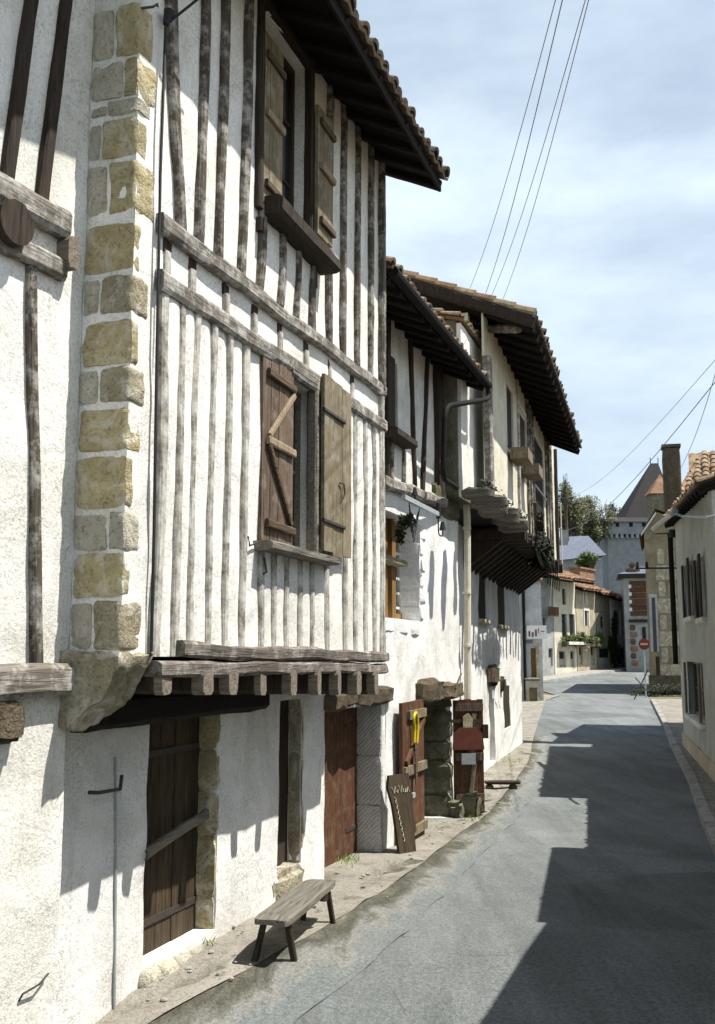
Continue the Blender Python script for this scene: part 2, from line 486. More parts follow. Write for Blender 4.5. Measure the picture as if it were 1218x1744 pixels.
# ------------------------------------------------------------------ mesh helpers
class MB:
    def __init__(s):
        s.v = []
        s.f = []

    def add(s, vs, fs):
        o = len(s.v)
        s.v += [tuple(p) for p in vs]
        s.f += [tuple(i + o for i in f) for f in fs]

    def box(s, x0, x1, y0, y1, z0, z1, j=0.0):
        vs = [(x, y, z) for x in (x0, x1) for y in (y0, y1) for z in (z0, z1)]
        if j:
            vs = [tuple(c + random.uniform(-j, j) for c in p) for p in vs]
        s.add(vs, [(0, 1, 3, 2), (4, 6, 7, 5), (0, 4, 5, 1), (2, 3, 7, 6), (0, 2, 6, 4), (1, 5, 7, 3)])

    def block(s, x0, x1, y0, y1, z0, z1, n=4, j=.012, c=.02, seed=0.0):
        """a rough hewn block: subdivided box with worn edges and displaced faces"""
        bm = bmesh.new()
        bmesh.ops.create_cube(bm, size=1.0)
        bmesh.ops.subdivide_edges(bm, edges=bm.edges[:], cuts=n, use_grid_fill=True)
        sx, sy, sz = x1 - x0, y1 - y0, z1 - z0
        for q in bm.verts:
            p = Vector(q.co)
            e = [abs(t) > .499 for t in p]
            w = Vector(((p.x + .5) * sx + x0, (p.y + .5) * sy + y0, (p.z + .5) * sz + z0))
            if sum(e) >= 2:
                for k in range(3):
                    if e[k]:
                        w[k] -= math.copysign(c * (1.0 if sum(e) == 2 else 1.5), p[k])
            nn = noise.noise_vector(w * 6.0 + Vector((seed, seed * 1.7, 3.1)))
            nn2 = noise.noise_vector(w * 17.0 + Vector((seed, 5, 9)))
            q.co = w + nn * j + nn2 * j * .5
        idx = {q: i for i, q in enumerate(bm.verts)}
        s.add([q.co[:] for q in bm.verts], [[idx[q] for q in f.verts] for f in bm.faces])
        bm.free()

    def beam(s, p0, p1, w, t, out=(0, -1, 0), seg=None, j=.006, ch=.18, bow=0.0, w1=None):
        """hand hewn timber from p0 to p1; w across, t in the direction 'out'"""
        p0, p1, out = Vector(p0), Vector(p1), Vector(out)
        d = (p1 - p0)
        ln = d.length
        d.normalize()
        side = d.cross(out).normalized()
        out = side.cross(d).normalized()
        seg = seg or max(2, min(16, int(ln / .16)))
        w1 = w if w1 is None else w1
        sd = random.uniform(0, 100)
        base = len(s.v)
        prof = [(-.5, -.5 + ch), (-.5 + ch, -.5), (.5 - ch, -.5), (.5, -.5 + ch), (.5, .5 - ch), (.5 - ch, .5), (-.5 + ch, .5), (-.5, .5 - ch)]
        for i in range(seg + 1):
            k = i / seg
            c = p0 + (p1 - p0) * k + side * (bow * math.sin(k * math.pi) + j * 1.5 * noise.noise(Vector((k * ln * 1.2, sd, 0))))
            ww = w + (w1 - w) * k
            for q, (a, b) in enumerate(prof):
                r = 1 + (j / max(w, .02)) * 2.0 * noise.noise(Vector((k * ln * 3.5, sd, q * 1.9)))
                s.v.append(tuple(c + side * (a * ww * r) + out * (b * t * (1 + (r - 1) * .6))))
        for i in range(seg):
            for q in range(8):
                a = base + i * 8 + q
                b = base + i * 8 + (q + 1) % 8
                s.f.append((a, b, b + 8, a + 8))
        s.f.append(tuple(base + q for q in reversed(range(8))))
        s.f.append(tuple(base + seg * 8 + q for q in range(8)))

    def tube(s, pts, r, n=8, r1=None, closed_ends=True):
        pts = [Vector(p) for p in pts]
        base = len(s.v)
        m = len(pts)
        prev = None
        for i, p in enumerate(pts):
            d = (pts[min(i + 1, m - 1)] - pts[max(i - 1, 0)]).normalized()
            ref = prev if prev is not None else (Vector((0, 0, 1)) if abs(d.z) < .9 else Vector((1, 0, 0)))
            u = d.cross(ref)
            if u.length < 1e-5:
                u = d.orthogonal()
            u.normalize()
            w = u.cross(d).normalized()
            prev = w
            rr = r if r1 is None else r + (r1 - r) * i / max(1, m - 1)
            for q in range(n):
                a = 2 * math.pi * q / n
                s.v.append(tuple(p + u * math.cos(a) * rr + w * math.sin(a) * rr))
        for i in range(m - 1):
            for q in range(n):
                a = base + i * n + q
                b = base + i * n + (q + 1) % n
                s.f.append((a, b, b + n, a + n))
        if closed_ends:
            s.f.append(tuple(base + q for q in reversed(range(n))))
            s.f.append(tuple(base + (m - 1) * n + q for q in range(n)))

    def prism(s, poly, y0, y1):
        """polygon in x,z (counter clockwise seen from -y) extruded y0..y1"""
        n = len(poly)
        o = len(s.v)
        s.v += [(x, y0, z) for x, z in poly] + [(x, y1, z) for x, z in poly]
        s.f.append(tuple(o + i for i in range(n)))
        s.f.append(tuple(o + n + i for i in reversed(range(n))))
        for i in range(n):
            k = (i + 1) % n
            s.f.append((o + i, o + n + i, o + n + k, o + k))

    def wall(s, x0, x1, z0, z1, holes, y=0.0, depth=.3, cell=.14, amp=.012, seed=1.0, bulge=None, thick=None):
        """a plastered wall with openings: uneven face, reveals, closed back"""
        xs = {x0, x1}
        zs = {z0, z1}
        for h in holes:
            xs |= {h[0], h[1]}
            zs |= {h[2], h[3]}

        def fill(vals, lo, hi, c):
            vals = sorted(v for v in vals if lo - 1e-6 <= v <= hi + 1e-6)
            out = []
            for a, b in zip(vals, vals[1:]):
                if b - a < 1e-4:
                    continue
                n = max(1, int(math.ceil((b - a) / c)))
                out += [a + (b - a) * i / n for i in range(n)]
            return out + [vals[-1]]
        xs = fill(xs, x0, x1, cell)
        zs = fill(zs, z0, z1, cell)

        def solid(xa, xb, za, zb):
            cx, cz = (xa + xb) / 2, (za + zb) / 2
            return not any(h[0] < cx < h[1] and h[2] < cz < h[3] for h in holes)
        vid = {}

        def V(i, k):
            if (i, k) not in vid:
                x, z = xs[i], zs[k]
                d = amp * (noise.noise(Vector((x * 1.1, seed, z * 1.1))) + .6 * noise.noise(Vector((x * 3.7, seed + 9, z * 3.1))))
                dx = amp * .8 * noise.noise(Vector((x * 2, seed + 4, z * 2.3)))
                if bulge:
                    d -= bulge(x, z)
                vid[(i, k)] = len(s.v)
                s.v.append((x + (dx if x0 < x < x1 else 0), y + d, z))
            return vid[(i, k)]
        bid = {}

        def B(i, k):
            if (i, k) not in bid:
                p = s.v[V(i, k)]
                bid[(i, k)] = len(s.v)
                s.v.append((p[0], y + depth, p[2]))
            return bid[(i, k)]
        nx, nz_ = len(xs) - 1, len(zs) - 1
        sol = [[solid(xs[i], xs[i + 1], zs[k], zs[k + 1]) for k in range(nz_)] for i in range(nx)]
        for i in range(nx):
            for k in range(nz_):
                if not sol[i][k]:
                    continue
                s.f.append((V(i, k), V(i + 1, k), V(i + 1, k + 1), V(i, k + 1)))
                for (di, dk, a, b) in ((-1, 0, (i, k), (i, k + 1)), (1, 0, (i + 1, k + 1), (i + 1, k)),
                                       (0, -1, (i + 1, k), (i, k)), (0, 1, (i, k + 1), (i + 1, k + 1))):
                    ii, kk = i + di, k + dk
                    if not (0 <= ii < nx and 0 <= kk < nz_) or not sol[ii][kk]:
                        s.f.append((V(*a), V(*b), B(*b), B(*a)))

    def build(s, name, m, parent=None, smooth=False, loc=None):
        me = bpy.data.meshes.new(name)
        me.from_pydata(s.v, [], s.f)
        bm = bmesh.new()
        bm.from_mesh(me)
        bmesh.ops.recalc_face_normals(bm, faces=bm.faces[:])
        bm.to_mesh(me)
        bm.free()
        if smooth:
            me.polygons.foreach_set('use_smooth', [True] * len(me.polygons))
            try:
                me.set_sharp_from_angle(angle=R(42))
            except Exception:
                pass
        me.materials.append(m)
        o = bpy.data.objects.new(name, me)
        COL.objects.link(o)
        if parent is not None:
            o.parent = parent
        if loc is not None:
            o.location = loc
        return o


def thing(name, label, cat, loc=(0, 0, 0), rz=0.0, group=None):
    o = bpy.data.objects.new(name, None)
    o.empty_display_size = .3
    COL.objects.link(o)
    o.location = loc
    o.rotation_euler = (0, 0, rz)
    o['label'] = label
    o['category'] = cat
    if group:
        o['group'] = group
    return o


def tag(o, label, cat, group=None):
    o['label'] = label
    o['category'] = cat
    if group:
        o['group'] = group
    return o


def part(parent, name, m, fn, smooth=False):
    mb = MB()
    fn(mb)
    return mb.build(name, m, parent, smooth)


def roof_tiles(mb, x0, x1, ye, ze, yr, zr, pitch=.20, row=.34, r=.088, jit=.012, lift=.0, rows=None):
    """canal tiles laid from the eave (ye, ze) to the ridge (yr, zr), columns along x"""
    sl = Vector((0, yr - ye, zr - ze))
    ln = sl.length
    u = sl.normalized()
    nrm = Vector((0, -u.z, u.y)) if u.y > 0 else Vector((0, u.z, -u.y))
    if nrm.z < 0:
        nrm = -nrm
    ncol = max(1, int((x1 - x0) / pitch))
    nrow = int(ln / row) if rows is None else min(rows, int(ln / row))
    for i in range(ncol):
        cx = x0 + (i + .5) * (x1 - x0) / ncol
        ph = random.uniform(-.05, .05)
        for k in range(nrow):
            a = max(-.06, k * row + ph + random.uniform(-.025, .025))
            b = min(ln, a + row * 1.25)
            jx = random.uniform(-jit, jit)
            jz = random.uniform(0, jit)
            o = len(mb.v)
            n = 6
            for (tt, rr, hh) in ((a, r * 1.08, .035), (b, r * .9, .0)):
                c = Vector((cx + jx, ye, ze)) + u * tt + nrm * (hh + jz + lift)
                for q in range(n + 1):
                    an = math.pi * q / n
                    mb.v.append(tuple(c + Vector((math.cos(an) * rr, 0, 0)) + nrm * (math.sin(an) * rr * .85)))
            # thickness lip at the lower end
            c = Vector((cx + jx, ye, ze)) + u * a + nrm * (.035 + jz + lift)
            for q in range(n + 1):
                an = math.pi * q / n
                rr = r * .82
                mb.v.append(tuple(c + Vector((math.cos(an) * rr, 0, 0)) + nrm * (math.sin(an) * rr * .8 - .012)))
            for q in range(n):
                mb.f.append((o + q, o + q + 1, o + n + 1 + q + 1, o + n + 1 + q))
                mb.f.append((o + q + 1, o + q, o + 2 * (n + 1) + q, o + 2 * (n + 1) + q + 1))
    # the channel tiles between, as a wavy sheet under the covers
    o = len(mb.v)
    m = ncol * 4
    for i in range(m + 1):
        x = x0 + (x1 - x0) * i / m
        dz = -.03 * (1 - math.cos(2 * math.pi * i / 4)) * .5
        for tt in (-.05, ln):
            p = Vector((x, ye, ze)) + u * tt + nrm * (dz + .03 + lift)
            mb.v.append(tuple(p))
        for tt in (-.05, ln):
            p = Vector((x, ye, ze)) + u * tt + nrm * (dz + lift - .0)
            mb.v.append(tuple(p))
    for i in range(m):
        a = o + i * 4
        mb.f.append((a, a + 4, a + 5, a + 1))
        mb.f.append((a + 2, a + 3, a + 7, a + 6))
        mb.f.append((a, a + 2, a + 6, a + 4))


def slab(mb, x0, x1, ye, ze, yr, zr, t=.05, drop=.02):
    """roof boarding under the tiles"""
    u = Vector((0, yr - ye, zr - ze)).normalized()
    n = Vector((0, -u.z, u.y))
    if n.z < 0:
        n = -n
    vs = []
    for x in (x0, x1):
        for p in (Vector((x, ye, ze)), Vector((x, yr, zr))):
            vs.append(p - n * drop)
            vs.append(p - n * (drop + t))
    mb.add(vs, [(0, 2, 6, 4), (1, 5, 7, 3), (0, 1, 3, 2), (4, 6, 7, 5), (0, 4, 5, 1), (2, 3, 7, 6)])


def rafters(parent, x0, x1, step, ye, ze, yw, tan_s, w=.09, h=.11, m=None):
    n = int((x1 - x0) / step)
    for i in range(n + 1):
        x = x0 + (x1 - x0) * i / n + random.uniform(-.03, .03)
        part(parent, 'rafter', m or M['dark_wood'], lambda b: b.beam(
            (x, ye + .02, ze - .09), (x, yw + .6, ze - .09 + (yw + .6 - ye) * tan_s), w, h, (0, 0, 1)))


def plank_leaf(parent, name, m, x0, x1, z0, z1, y, n=4, t=.03, seed=0, ragged=.01):
    """boards side by side (one mesh)"""
    rnd = random.Random(seed)

    def fn(b):
        for i in range(n):
            a = x0 + (x1 - x0) * i / n + .003
            c = x0 + (x1 - x0) * (i + 1) / n - .003
            dz0, dz1 = rnd.uniform(-ragged, ragged), rnd.uniform(-ragged, ragged)
            dy = rnd.uniform(-.004, .004)
            b.box(a, c, y + dy, y + t + dy, z0 + dz0, z1 + dz1)
    return part(parent, name, m, fn)


def pipe_path(pts, n=5, r=.12):
    """round the corners of a polyline"""
    pts = [Vector(p) for p in pts]
    out = [pts[0]]
    for a, b, c in zip(pts, pts[1:], pts[2:]):
        d0 = (a - b)
        d1 = (c - b)
        k0 = min(r, d0.length * .45)
        k1 = min(r, d1.length * .45)
        s, e = b + d0.normalized() * k0, b + d1.normalized() * k1
        for i in range(n + 1):
            t = i / n
            out.append(s * (1 - t) ** 2 + b * 2 * t * (1 - t) + e * t * t)
    return out + [pts[-1]]


def leaves(mb, centre, rad, n, size, seed=0, flat=1.0, clumps=9, tilt=None):
    rnd = random.Random(seed)
    cl = []
    for _ in range(clumps):
        d = Vector((rnd.gauss(0, 1), rnd.gauss(0, 1), rnd.gauss(0, 1)))
        d.normalize()
        d *= rnd.uniform(.25, .8)
        cl.append((Vector((d.x * rad[0], d.y * rad[1], d.z * rad[2])), rnd.uniform(.28, .52)))
    for _ in range(n):
        c, q = rnd.choice(cl)
        d = Vector((rnd.gauss(0, 1), rnd.gauss(0, 1), rnd.gauss(0, 1)))
        d.normalize()
        d *= rnd.random() ** .45 * q
        p = Vector(centre) + c + Vector((d.x * rad[0], d.y * rad[1], d.z * rad[2]))
        u = Vector((rnd.gauss(0, 1), rnd.gauss(0, 1), rnd.gauss(0, 1))).normalized()
        w = u.orthogonal().normalized()
        s = size * rnd.uniform(.6, 1.4)
        mb.add([p - u * s, p + w * s * .5, p + u * s, p - w * s * .5], [(0, 1, 2, 3)])


# ------------------------------------------------------------------ frames of the street fronts
TB = 0.35
ct = math.cos(math.atan(TB))


def on_line(X0, tan_h, px):
    """plan point where the view column px (at eye height) meets the line X = X0 + tan_h*Y"""
    k = (px - 609.0) / FPX * CT     # X/Y at the horizon is u/(1/cos)= u*cos
    y = X0 / (k - tan_h)
    return X0 + tan_h * y, y


bx, by = on_line(-3.45, TB, 205)
FB = Fr(bx, by, TB)                       # main timbered house, upper storeys on y=0
YG = 0.60 * ct                            # street wall of that house, set back under the jetty


# ------------------------------------------------------------------ ground
def sheet(name, rows, m, kind, jit=0.0, lift=0.004, sub=3, follow=True):
    """rows: list of (left xy, right xy, n) edges going away; z follows the street"""
    b = MB()
    dense = []
    for (l0, r0), (l1, r1) in zip(rows, rows[1:]):
        n = max(1, int((Vector(l1) - Vector(l0)).length / .35))
        n = min(n, 60)
        for i in range(n):
            t = i / n
            dense.append((Vector(l0).lerp(Vector(l1), t), Vector(r0).lerp(Vector(r1), t)))
    dense.append((Vector(rows[-1][0]), Vector(rows[-1][1])))
    for l, r in dense:
        for k in range(sub + 1):
            p = l.lerp(r, k / sub)
            z = g(p.y) + (lift if name != 'gutter' else .036 - .030 * (k / sub) ** .8)
            if jit:
                z += jit * (noise.noise(Vector((p.x * 2.2, p.y * 2.2, 1))) + .5 * noise.noise(Vector((p.x * 7, p.y * 7, 4))))
            b.v.append((p.x, p.y, z))
    w = sub + 1
    for i in range(len(dense) - 1):
        for k in range(sub):
            a = i * w + k
            b.f.append((a, a + 1, a + 1 + w, a + w))
    o = b.build(name, m, None, True)
    at_ = o.data.attributes.new('across', 'FLOAT', 'POINT')
    at_.data.foreach_set('value', [(i % w) / sub for i in range(len(b.v))])
    o['kind'] = kind
    return o


def xy(px, py):
    p = gnd(px, py)
    return (p.x, p.y)


b = MB()
ys = [-60, -30, -10, 0, 4, 6.3, 7.2, 8, 10.5, 13, 16, 20, 27, 34, 45, 60, 72, 82, 110, 200, 500, 1500]
for y in ys:
    for x in (-1200, -60, -12, 0, 12, 30, 80, 1200):
        b.v.append((x, y, g(y) - .05))
for i in range(len(ys) - 1):
    for k in range(7):
        a = i * 8 + k
        b.f.append((a, a + 1, a + 9, a + 8))
o = b.build('ground', M['earth'])
o['kind'] = 'structure'

# edge of the carriageway on the left (photo points), and the wall foot
edge_px = [(205, 1744), (330, 1690), (430, 1640), (520, 1585), (600, 1537), (665, 1497), (720, 1455), (775, 1415), (820, 1385), (850, 1350), (884, 1306), (893, 1290)]
edge = [xy(*p) for p in edge_px] + [xy(898, 1262), xy(912, 1225), xy(925, 1190), (9.9, 50)]
gut_px = [(385, 1744), (468, 1690), (540, 1635), (610, 1585), (672, 1535), (724, 1490), (768, 1450), (810, 1413), (845, 1385), (875, 1350), (905, 1302), (912, 1288)]
gut = [xy(*p) for p in gut_px] + [xy(915, 1262), xy(925, 1225), xy(935, 1190), (10.6, 50)]
wallfoot = []
for e in edge:
    wallfoot.append((e[0] - 2.6, e[1] + .9))
kerb_px = [(1200, 1420), (1170, 1330), (1143, 1275), (1128, 1235), (1108, 1195), (1098, 1180)]
kerb = [xy(*p) for p in kerb_px]
k0 = kerb[0]
kd = (Vector(kerb[1]) - Vector(kerb[0])) / (kerb[1][1] - kerb[0][1])
kerb = [(k0[0] - kd.x * (k0[1] + 20) * 1.0 + .2, -20)] + kerb
near = [(-3.2 - .35 * 20 + 1.2, -20)]
rows = [((-9.6, -20), (kerb[0][0], -20))]


def interp(poly, y):
    for (x0, y0), (x1, y1) in zip(poly, poly[1:]):
        if y0 <= y <= y1:
            return x0 + (x1 - x0) * (y - y0) / max(1e-6, y1 - y0)
    (x0, y0), (x1, y1) = (poly[-2], poly[-1]) if y > poly[-1][1] else (poly[0], poly[1])
    return x0 + (x1 - x0) * (y - y0) / (y1 - y0)


edge_full = [(edge[0][0] - (edge[0][1] + 20) * .36, -20)] + edge + [(9.6, 64)]
kerb_full = kerb + [(15.8, 62)]
yy = [-20, -8, 0, 4, 5, 6, 6.6, 7.2, 8, 9, 10, 11, 12, 13, 14, 16, 18, 20, 22, 24, 26, 28, 31, 34, 38, 42, 46, 50, 55, 60, 64]
rows = [((interp(edge_full, y), y), (interp(kerb_full, y) + .02 + max(0, y - 52) * .6, y)) for y in yy]
sheet('road', rows, M['asphalt'], 'structure', .008, .0, 14)
# cross street at the end
b = MB()
for x in range(-30, 61, 6):
    for y in (62, 66, 70, 74.5):
        b.v.append((x, y + x * .10 - 1.2, g(y) + .008))
for i in range(15):
    for k in range(3):
        a = i * 4 + k
        b.f.append((a, a + 4, a + 5, a + 1))
o = b.build('cross_street', M['asphalt'])
o['kind'] = 'structure'
rows = [((interp(edge_full, y) - 5.5, y + .9), (interp(edge_full, y) + .15, y)) for y in yy if y <= 50]
sheet('pavement', rows, M['pavement'], 'structure', .03, .03, 22)
gut_full = [(edge_full[0][0] + .5, -20)] + gut + [(gut[-1][0] + 5, 64)]
rows = [((interp(edge_full, y) - .34 + .05 * noise.noise(Vector((y * 1.7, 3, 0))), y), (interp(gut_full, y) + .42 + .10 * noise.noise(Vector((y * 1.1, 0, 0))), y)) for y in [q * .16 for q in range(-40, 190)]]
sheet('gutter', rows, M['gutter'], 'structure', .012, .040, 14)
rows = [((interp(kerb_full, y) + .16, y), (interp(kerb_full, y) + 6, y - .8)) for y in yy if y <= 46]
sheet('pavement', rows, M['pavement'], 'structure', .012, .10, 8)
b = MB()
kk = [Vector((interp(kerb_full, y), y, 0)) for y in [q * .9 for q in range(-20, 52)]]
for p, q in zip(kk, kk[1:]):
    d = (q - p).normalized()
    n_ = Vector((d.y, -d.x, 0))
    z0, z1 = g(p.y), g(q.y)
    e = d * .008
    j = random.uniform(-.012, .012)
    vs = []
    for c, z in ((p + e, z0), (q - e, z1)):
        vs += [c + Vector((0, 0, z - .1)), c + Vector((0, 0, z + .10 + j)) + n_ * .02, c + n_ * .17 + Vector((0, 0, z + .115 + j)), c + n_ * .17 + Vector((0, 0, z - .1))]
    b.add(vs, [(0, 1, 5, 4), (1, 2, 6, 5), (2, 3, 7, 6), (0, 3, 2, 1), (4, 5, 6, 7)])
o = b.build('kerb', M['kerb'])
o['kind'] = 'structure'

# ------------------------------------------------------------------ main timbered house
HB = thing('timbered_house', 'tall white half-timbered house jettied out over the street on dark joist ends', 'house', FB.o, FB.rz)
XB1 = 4.97                                   # far end of the upper storeys
ZJ = 2.42                                    # underside of the upper wall
X = FB.X
Z = FB.Z
# quoin pier at the near corner
xp = X(250, 1000)
part(HB, 'corner_pier', M['plaster'], lambda b: (
    b.wall(0.0, xp, ZJ - .02, 8.0, [], 0.0, .36, .09, .012, 3.0)), True)


def pier_side(b):
    # return face looking back down the street
    o = len(b.v)
    zs = [ZJ - .02 + i * .1 for i in range(57)]
    for k, z in enumerate(zs):
        for i in range(5):
            y = .001 + i * .0862
            b.v.append((-.004 - .010 * noise.noise(Vector((y * 4, z * 2.4, 7))), y, z))
    for k in range(len(zs) - 1):
        for i in range(4):
            a = o + k * 5 + i
            b.f.append((a, a + 1, a + 6, a + 5))


part(HB, 'pier_return', M['plaster'], pier_side, True)
# quoin stones: (y top, y bottom, left x on return, right x on front, material)
QS = [(-40, 58, 168, 238, 'stone_ochre'), (62, 132, 186, 247, 'stone_ochre'), (136, 166, 160, 240, 'stone_white'), (170, 240, 150, 232, 'stone_ochre'), (250, 346, 166, 249, 'stone_ochre'),
      (362, 444, 130, 226, 'stone_ochre'), (450, 524, 158, 244, 'stone_pale'), (532, 612, 122, 228, 'stone_ochre'), (618, 682, 154, 242, 'stone_pale'),
      (688, 766, 120, 238, 'stone_ochre'), (772, 862, 120, 226, 'stone_ochre'), (868, 936, 178, 240, 'stone_white'), (942, 1014, 122, 226, 'stone_ochre'),
      (1019, 1110, 158, 248, 'stone_pale')]
rq = random.Random(4)
for i, (ya, yb, xl, xr, mm) in enumerate(QS):
    za, zb = Z(208, yb) + rq.uniform(-.01, .012), Z(208, ya) + rq.uniform(-.012, .01)
    w = max(.06, min(.345, (205 - xl + (8 if ya < 500 else 0)) / 86.0 * .345))
    dx = max(.05, (X(xr, 800)) if xr > 206 else .05)
    part(HB, 'quoin_stone', M[mm], lambda b: b.block(-.019 + rq.uniform(-.004, .003), dx, -.007 + rq.uniform(-.004, .002), w, za, zb, 9, .013, .008, i * 3.7), True)
    if w < .26:      # a flush lime smeared stone completes the course
        part(HB, 'quoin_stone', M['stone_white'], lambda b: b.block(-.017, .05, w + .012, .343, za + .01, zb - .02, 8, .012, .007, i * 2.1), True)
# corbel stone carrying the corner
za, zb = 2.02, ZJ + .02


def corbel(b):
    bm = bmesh.new()
    bmesh.ops.create_cube(bm, size=1.0)
    bmesh.ops.subdivide_edges(bm, edges=bm.edges[:], cuts=14, use_grid_fill=True)
    for q in bm.verts:
        p = q.co
        t = p.z + .5                      # 0 bottom .. 1 top
        x0, x1 = -.06, xp + .03
        y0 = -.035 + .34 * (1 - t) ** 1.8
        w = Vector((x0 + (x1 - x0) * (p.x + .5), y0 + (.62 - y0) * (p.y + .5), za + (zb - za) * t))
        nn = noise.noise_vector(w * 5)
        q.co = w + nn * .045 + noise.noise_vector(w * 14) * .024
    ix = {q: i for i, q in enumerate(bm.verts)}
    b.add([q.co[:] for q in bm.verts], [[ix[q] for q in f.verts] for f in bm.faces])
    bm.free()


part(HB, 'corbel_stone', M['stone_pale'], corbel, True)

# studs: first storey (photo columns at y ~ 850) and second storey
ST1 = [265, 297, 323, 353, 381, 409]
ST1w = [440, 461, 483, 506, 527]
ST1r = [553, 584, 601, 618, 633, 645]
s1 = [X(px, 850) for px in ST1]
s1w = [X(px, 1000) for px in ST1w]
s1r = [X(px, 850) for px in ST1r]
zlow = lambda x: 4.78 + .0 * x               # lower rail centre
zup = lambda x: 5.16
LR0, LR1 = Z(300, 500), Z(640, 720)
UR0, UR1 = Z(300, 405), Z(640, 660)
xl0, xl1 = X(300, 500), X(640, 720)


def zl(x):
    return LR0 + (LR1 - LR0) * (x - xl0) / (xl1 - xl0)


def zu(x):
    return UR0 + (UR1 - UR0) * (x - xl0) / (xl1 - xl0)


# window openings in the upper wall
w1 = (X(438, 800), X(533, 800), Z(485, 936), Z(490, 640))
w2 = (X(440, 300), X(522, 300), Z(485, 385), Z(485, 62))
allst = sorted(s1 + s1w + s1r)


def bulge(x, z):
    if z < zl(x) - .05:
        ss = allst if z < w1[2] else s1 + s1r
        amp = .034
    elif z > zu(x):
        ss, amp = S2, .012
    else:
        return .004
    lo = max([q for q in ss if q <= x], default=None)
    hi = min([q for q in ss if q > x], default=None)
    if lo is None or hi is None:
        return 0
    t = (x - lo) / (hi - lo)
    v = max(0.0, 1 - abs(2 * t - 1) ** 2.6)
    return amp * v * (1 + .35 * noise.noise(Vector((x * 3, 2, z * 1.6))))


ST2 = [(290, 20, 304, 352), (343, 0, 333, 405), (381, 0, 366, 435), (421, 0, 406, 475)]
ST2w = [(476, 420, 472, 530), (504, 452, 500, 553), (531, 478, 527, 575), (442, 385, 437, 505)]
ST2r = [(560, 200, 557, 600), (583, 232, 580, 618), (607, 265, 604, 640), (629, 290, 627, 655)]
S2 = sorted(X((a + c) / 2, (bb + d) / 2) for a, bb, c, d in ST2 + ST2r + [(440, 100, 437, 360)]) + [XB1]
part(HB, 'wall', M['plaster'], lambda b: b.wall(xp, XB1, ZJ, 8.0, [w1, w2], 0.0, .28, .05, .012, 11.0, bulge), True)
# remaining sides of the upper storeys
part(HB, 'side_wall', M['plaster_old'], lambda b: (b.box(XB1 - .25, XB1 - .002, .30, 6.0, 2.4, 9.6), b.box(-.0, .2, .36, 6.0, 2.4, 9.6), b.box(.2, XB1 - .25, 5.7, 6, .0, 9.6)))
for x in s1:
    part(HB, 'stud', M['stud_pale'], lambda b: b.beam((x, -.008, ZJ), (x + random.uniform(-.02, .02), -.008, zl(x) - .05), random.uniform(.06, .09), .07, bow=random.uniform(-.03, .03), j=.010))
for x in s1w:
    part(HB, 'stud', M['stud_pale'], lambda b: b.beam((x, -.008, ZJ), (x, -.008, w1[2] - .03), .075, .07))
for x in s1r:
    part(HB, 'stud', M['stud_pale'], lambda b: b.beam((x, -.008, ZJ), (x + random.uniform(-.02, .02), -.008, zl(x) - .05), .085, .07, bow=random.uniform(-.015, .015)))
for i, (a, bb, c, d) in enumerate(ST2 + ST2w + ST2r):
    xa, xb_ = X(a, bb), X(c, d)
    zt = 8.0 if (i < 4 or i >= 8) else w2[2] - .05
    zb_ = zu(xb_) + .06
    if i < 4 or i >= 8:     # continue the lean up to the wall plate
        z_a, z_b = Z(a, bb), Z(c, d)
        xa = xb_ + (xa - xb_) * (zt - zb_) / max(.1, z_a - z_b) * .7
    part(HB, 'stud', M['stud'], lambda b: b.beam((xa, -.012, zt), (xb_, -.012, zb_), random.uniform(.085, .12), .08, bow=random.uniform(-.035, .035) if i else .06, w1=random.uniform(.07, .10), j=.010))
part(HB, 'corner_post', M['stud'], lambda b: b.beam((XB1 - .06, -.02, zu(XB1)), (XB1 - .05, -.02, 8.0), .11, .10))
part(HB, 'corner_post', M['stud_pale'], lambda b: b.beam((XB1 - .05, -.012, ZJ), (XB1 - .06, -.012, zu(XB1)), .09, .08))
# the two rails of the first floor and the blocks between
part(HB, 'rail', M['rail'], lambda b: b.beam((xp - .02, -.022, zu(xp)), (XB1 + .01, -.022, zu(XB1)), .125, .09, j=.016, seg=26))
part(HB, 'rail', M['rail'], lambda b: b.beam((xp - .01, -.022, zl(xp)), (XB1 + .02, -.022, zl(XB1)), .135, .09, j=.016, seg=26))
for px, py in ((326, 460), (384, 495), (432, 540), (475, 575), (520, 605), (560, 634), (598, 655), (283, 425)):
    x = X(px, py)
    part(HB, 'joist_end', M['dark_post'], lambda b: b.box(x - .045, x + .045, -.012, .1, zu(x) - .16, zu(x) - .075, .006))
    part(HB, 'stud', M['stud_pale'], lambda b: b.beam((x, -.004, zl(x) + .06), (x, -.004, zu(x) - .15), .07, .05))
# window sill boards, frames, shutters
wd = HB


def casement(parent, o, y, m, bars=1, name='window'):
    f = part(parent, name, m, lambda b: (
        b.box(o[0] + .003, o[0] + .055, y, y + .07, o[2] + .002, o[3] - .002), b.box(o[1] - .055, o[1] - .003, y, y + .07, o[2] + .002, o[3] - .002),
        b.box(o[0] + .055, o[1] - .055, y, y + .07, o[2] + .002, o[2] + .06), b.box(o[0] + .055, o[1] - .055, y, y + .07, o[3] - .06, o[3] - .002),
        b.box((o[0] + o[1]) / 2 - .03, (o[0] + o[1]) / 2 + .03, y + .01, y + .062, o[2] + .06, o[3] - .06),
        [b.box(o[0] + .055, o[1] - .055, y + .02, y + .05, o[2] + (o[3] - o[2]) * q / (bars + 1) - .014, o[2] + (o[3] - o[2]) * q / (bars + 1) + .014) for q in range(1, bars + 1)]))
    part(f, 'pane', M['glass'], lambda b: b.box(o[0] + .02, o[1] - .02, y + .034, y + .04, o[2] + .03, o[3] - .03))
    return f


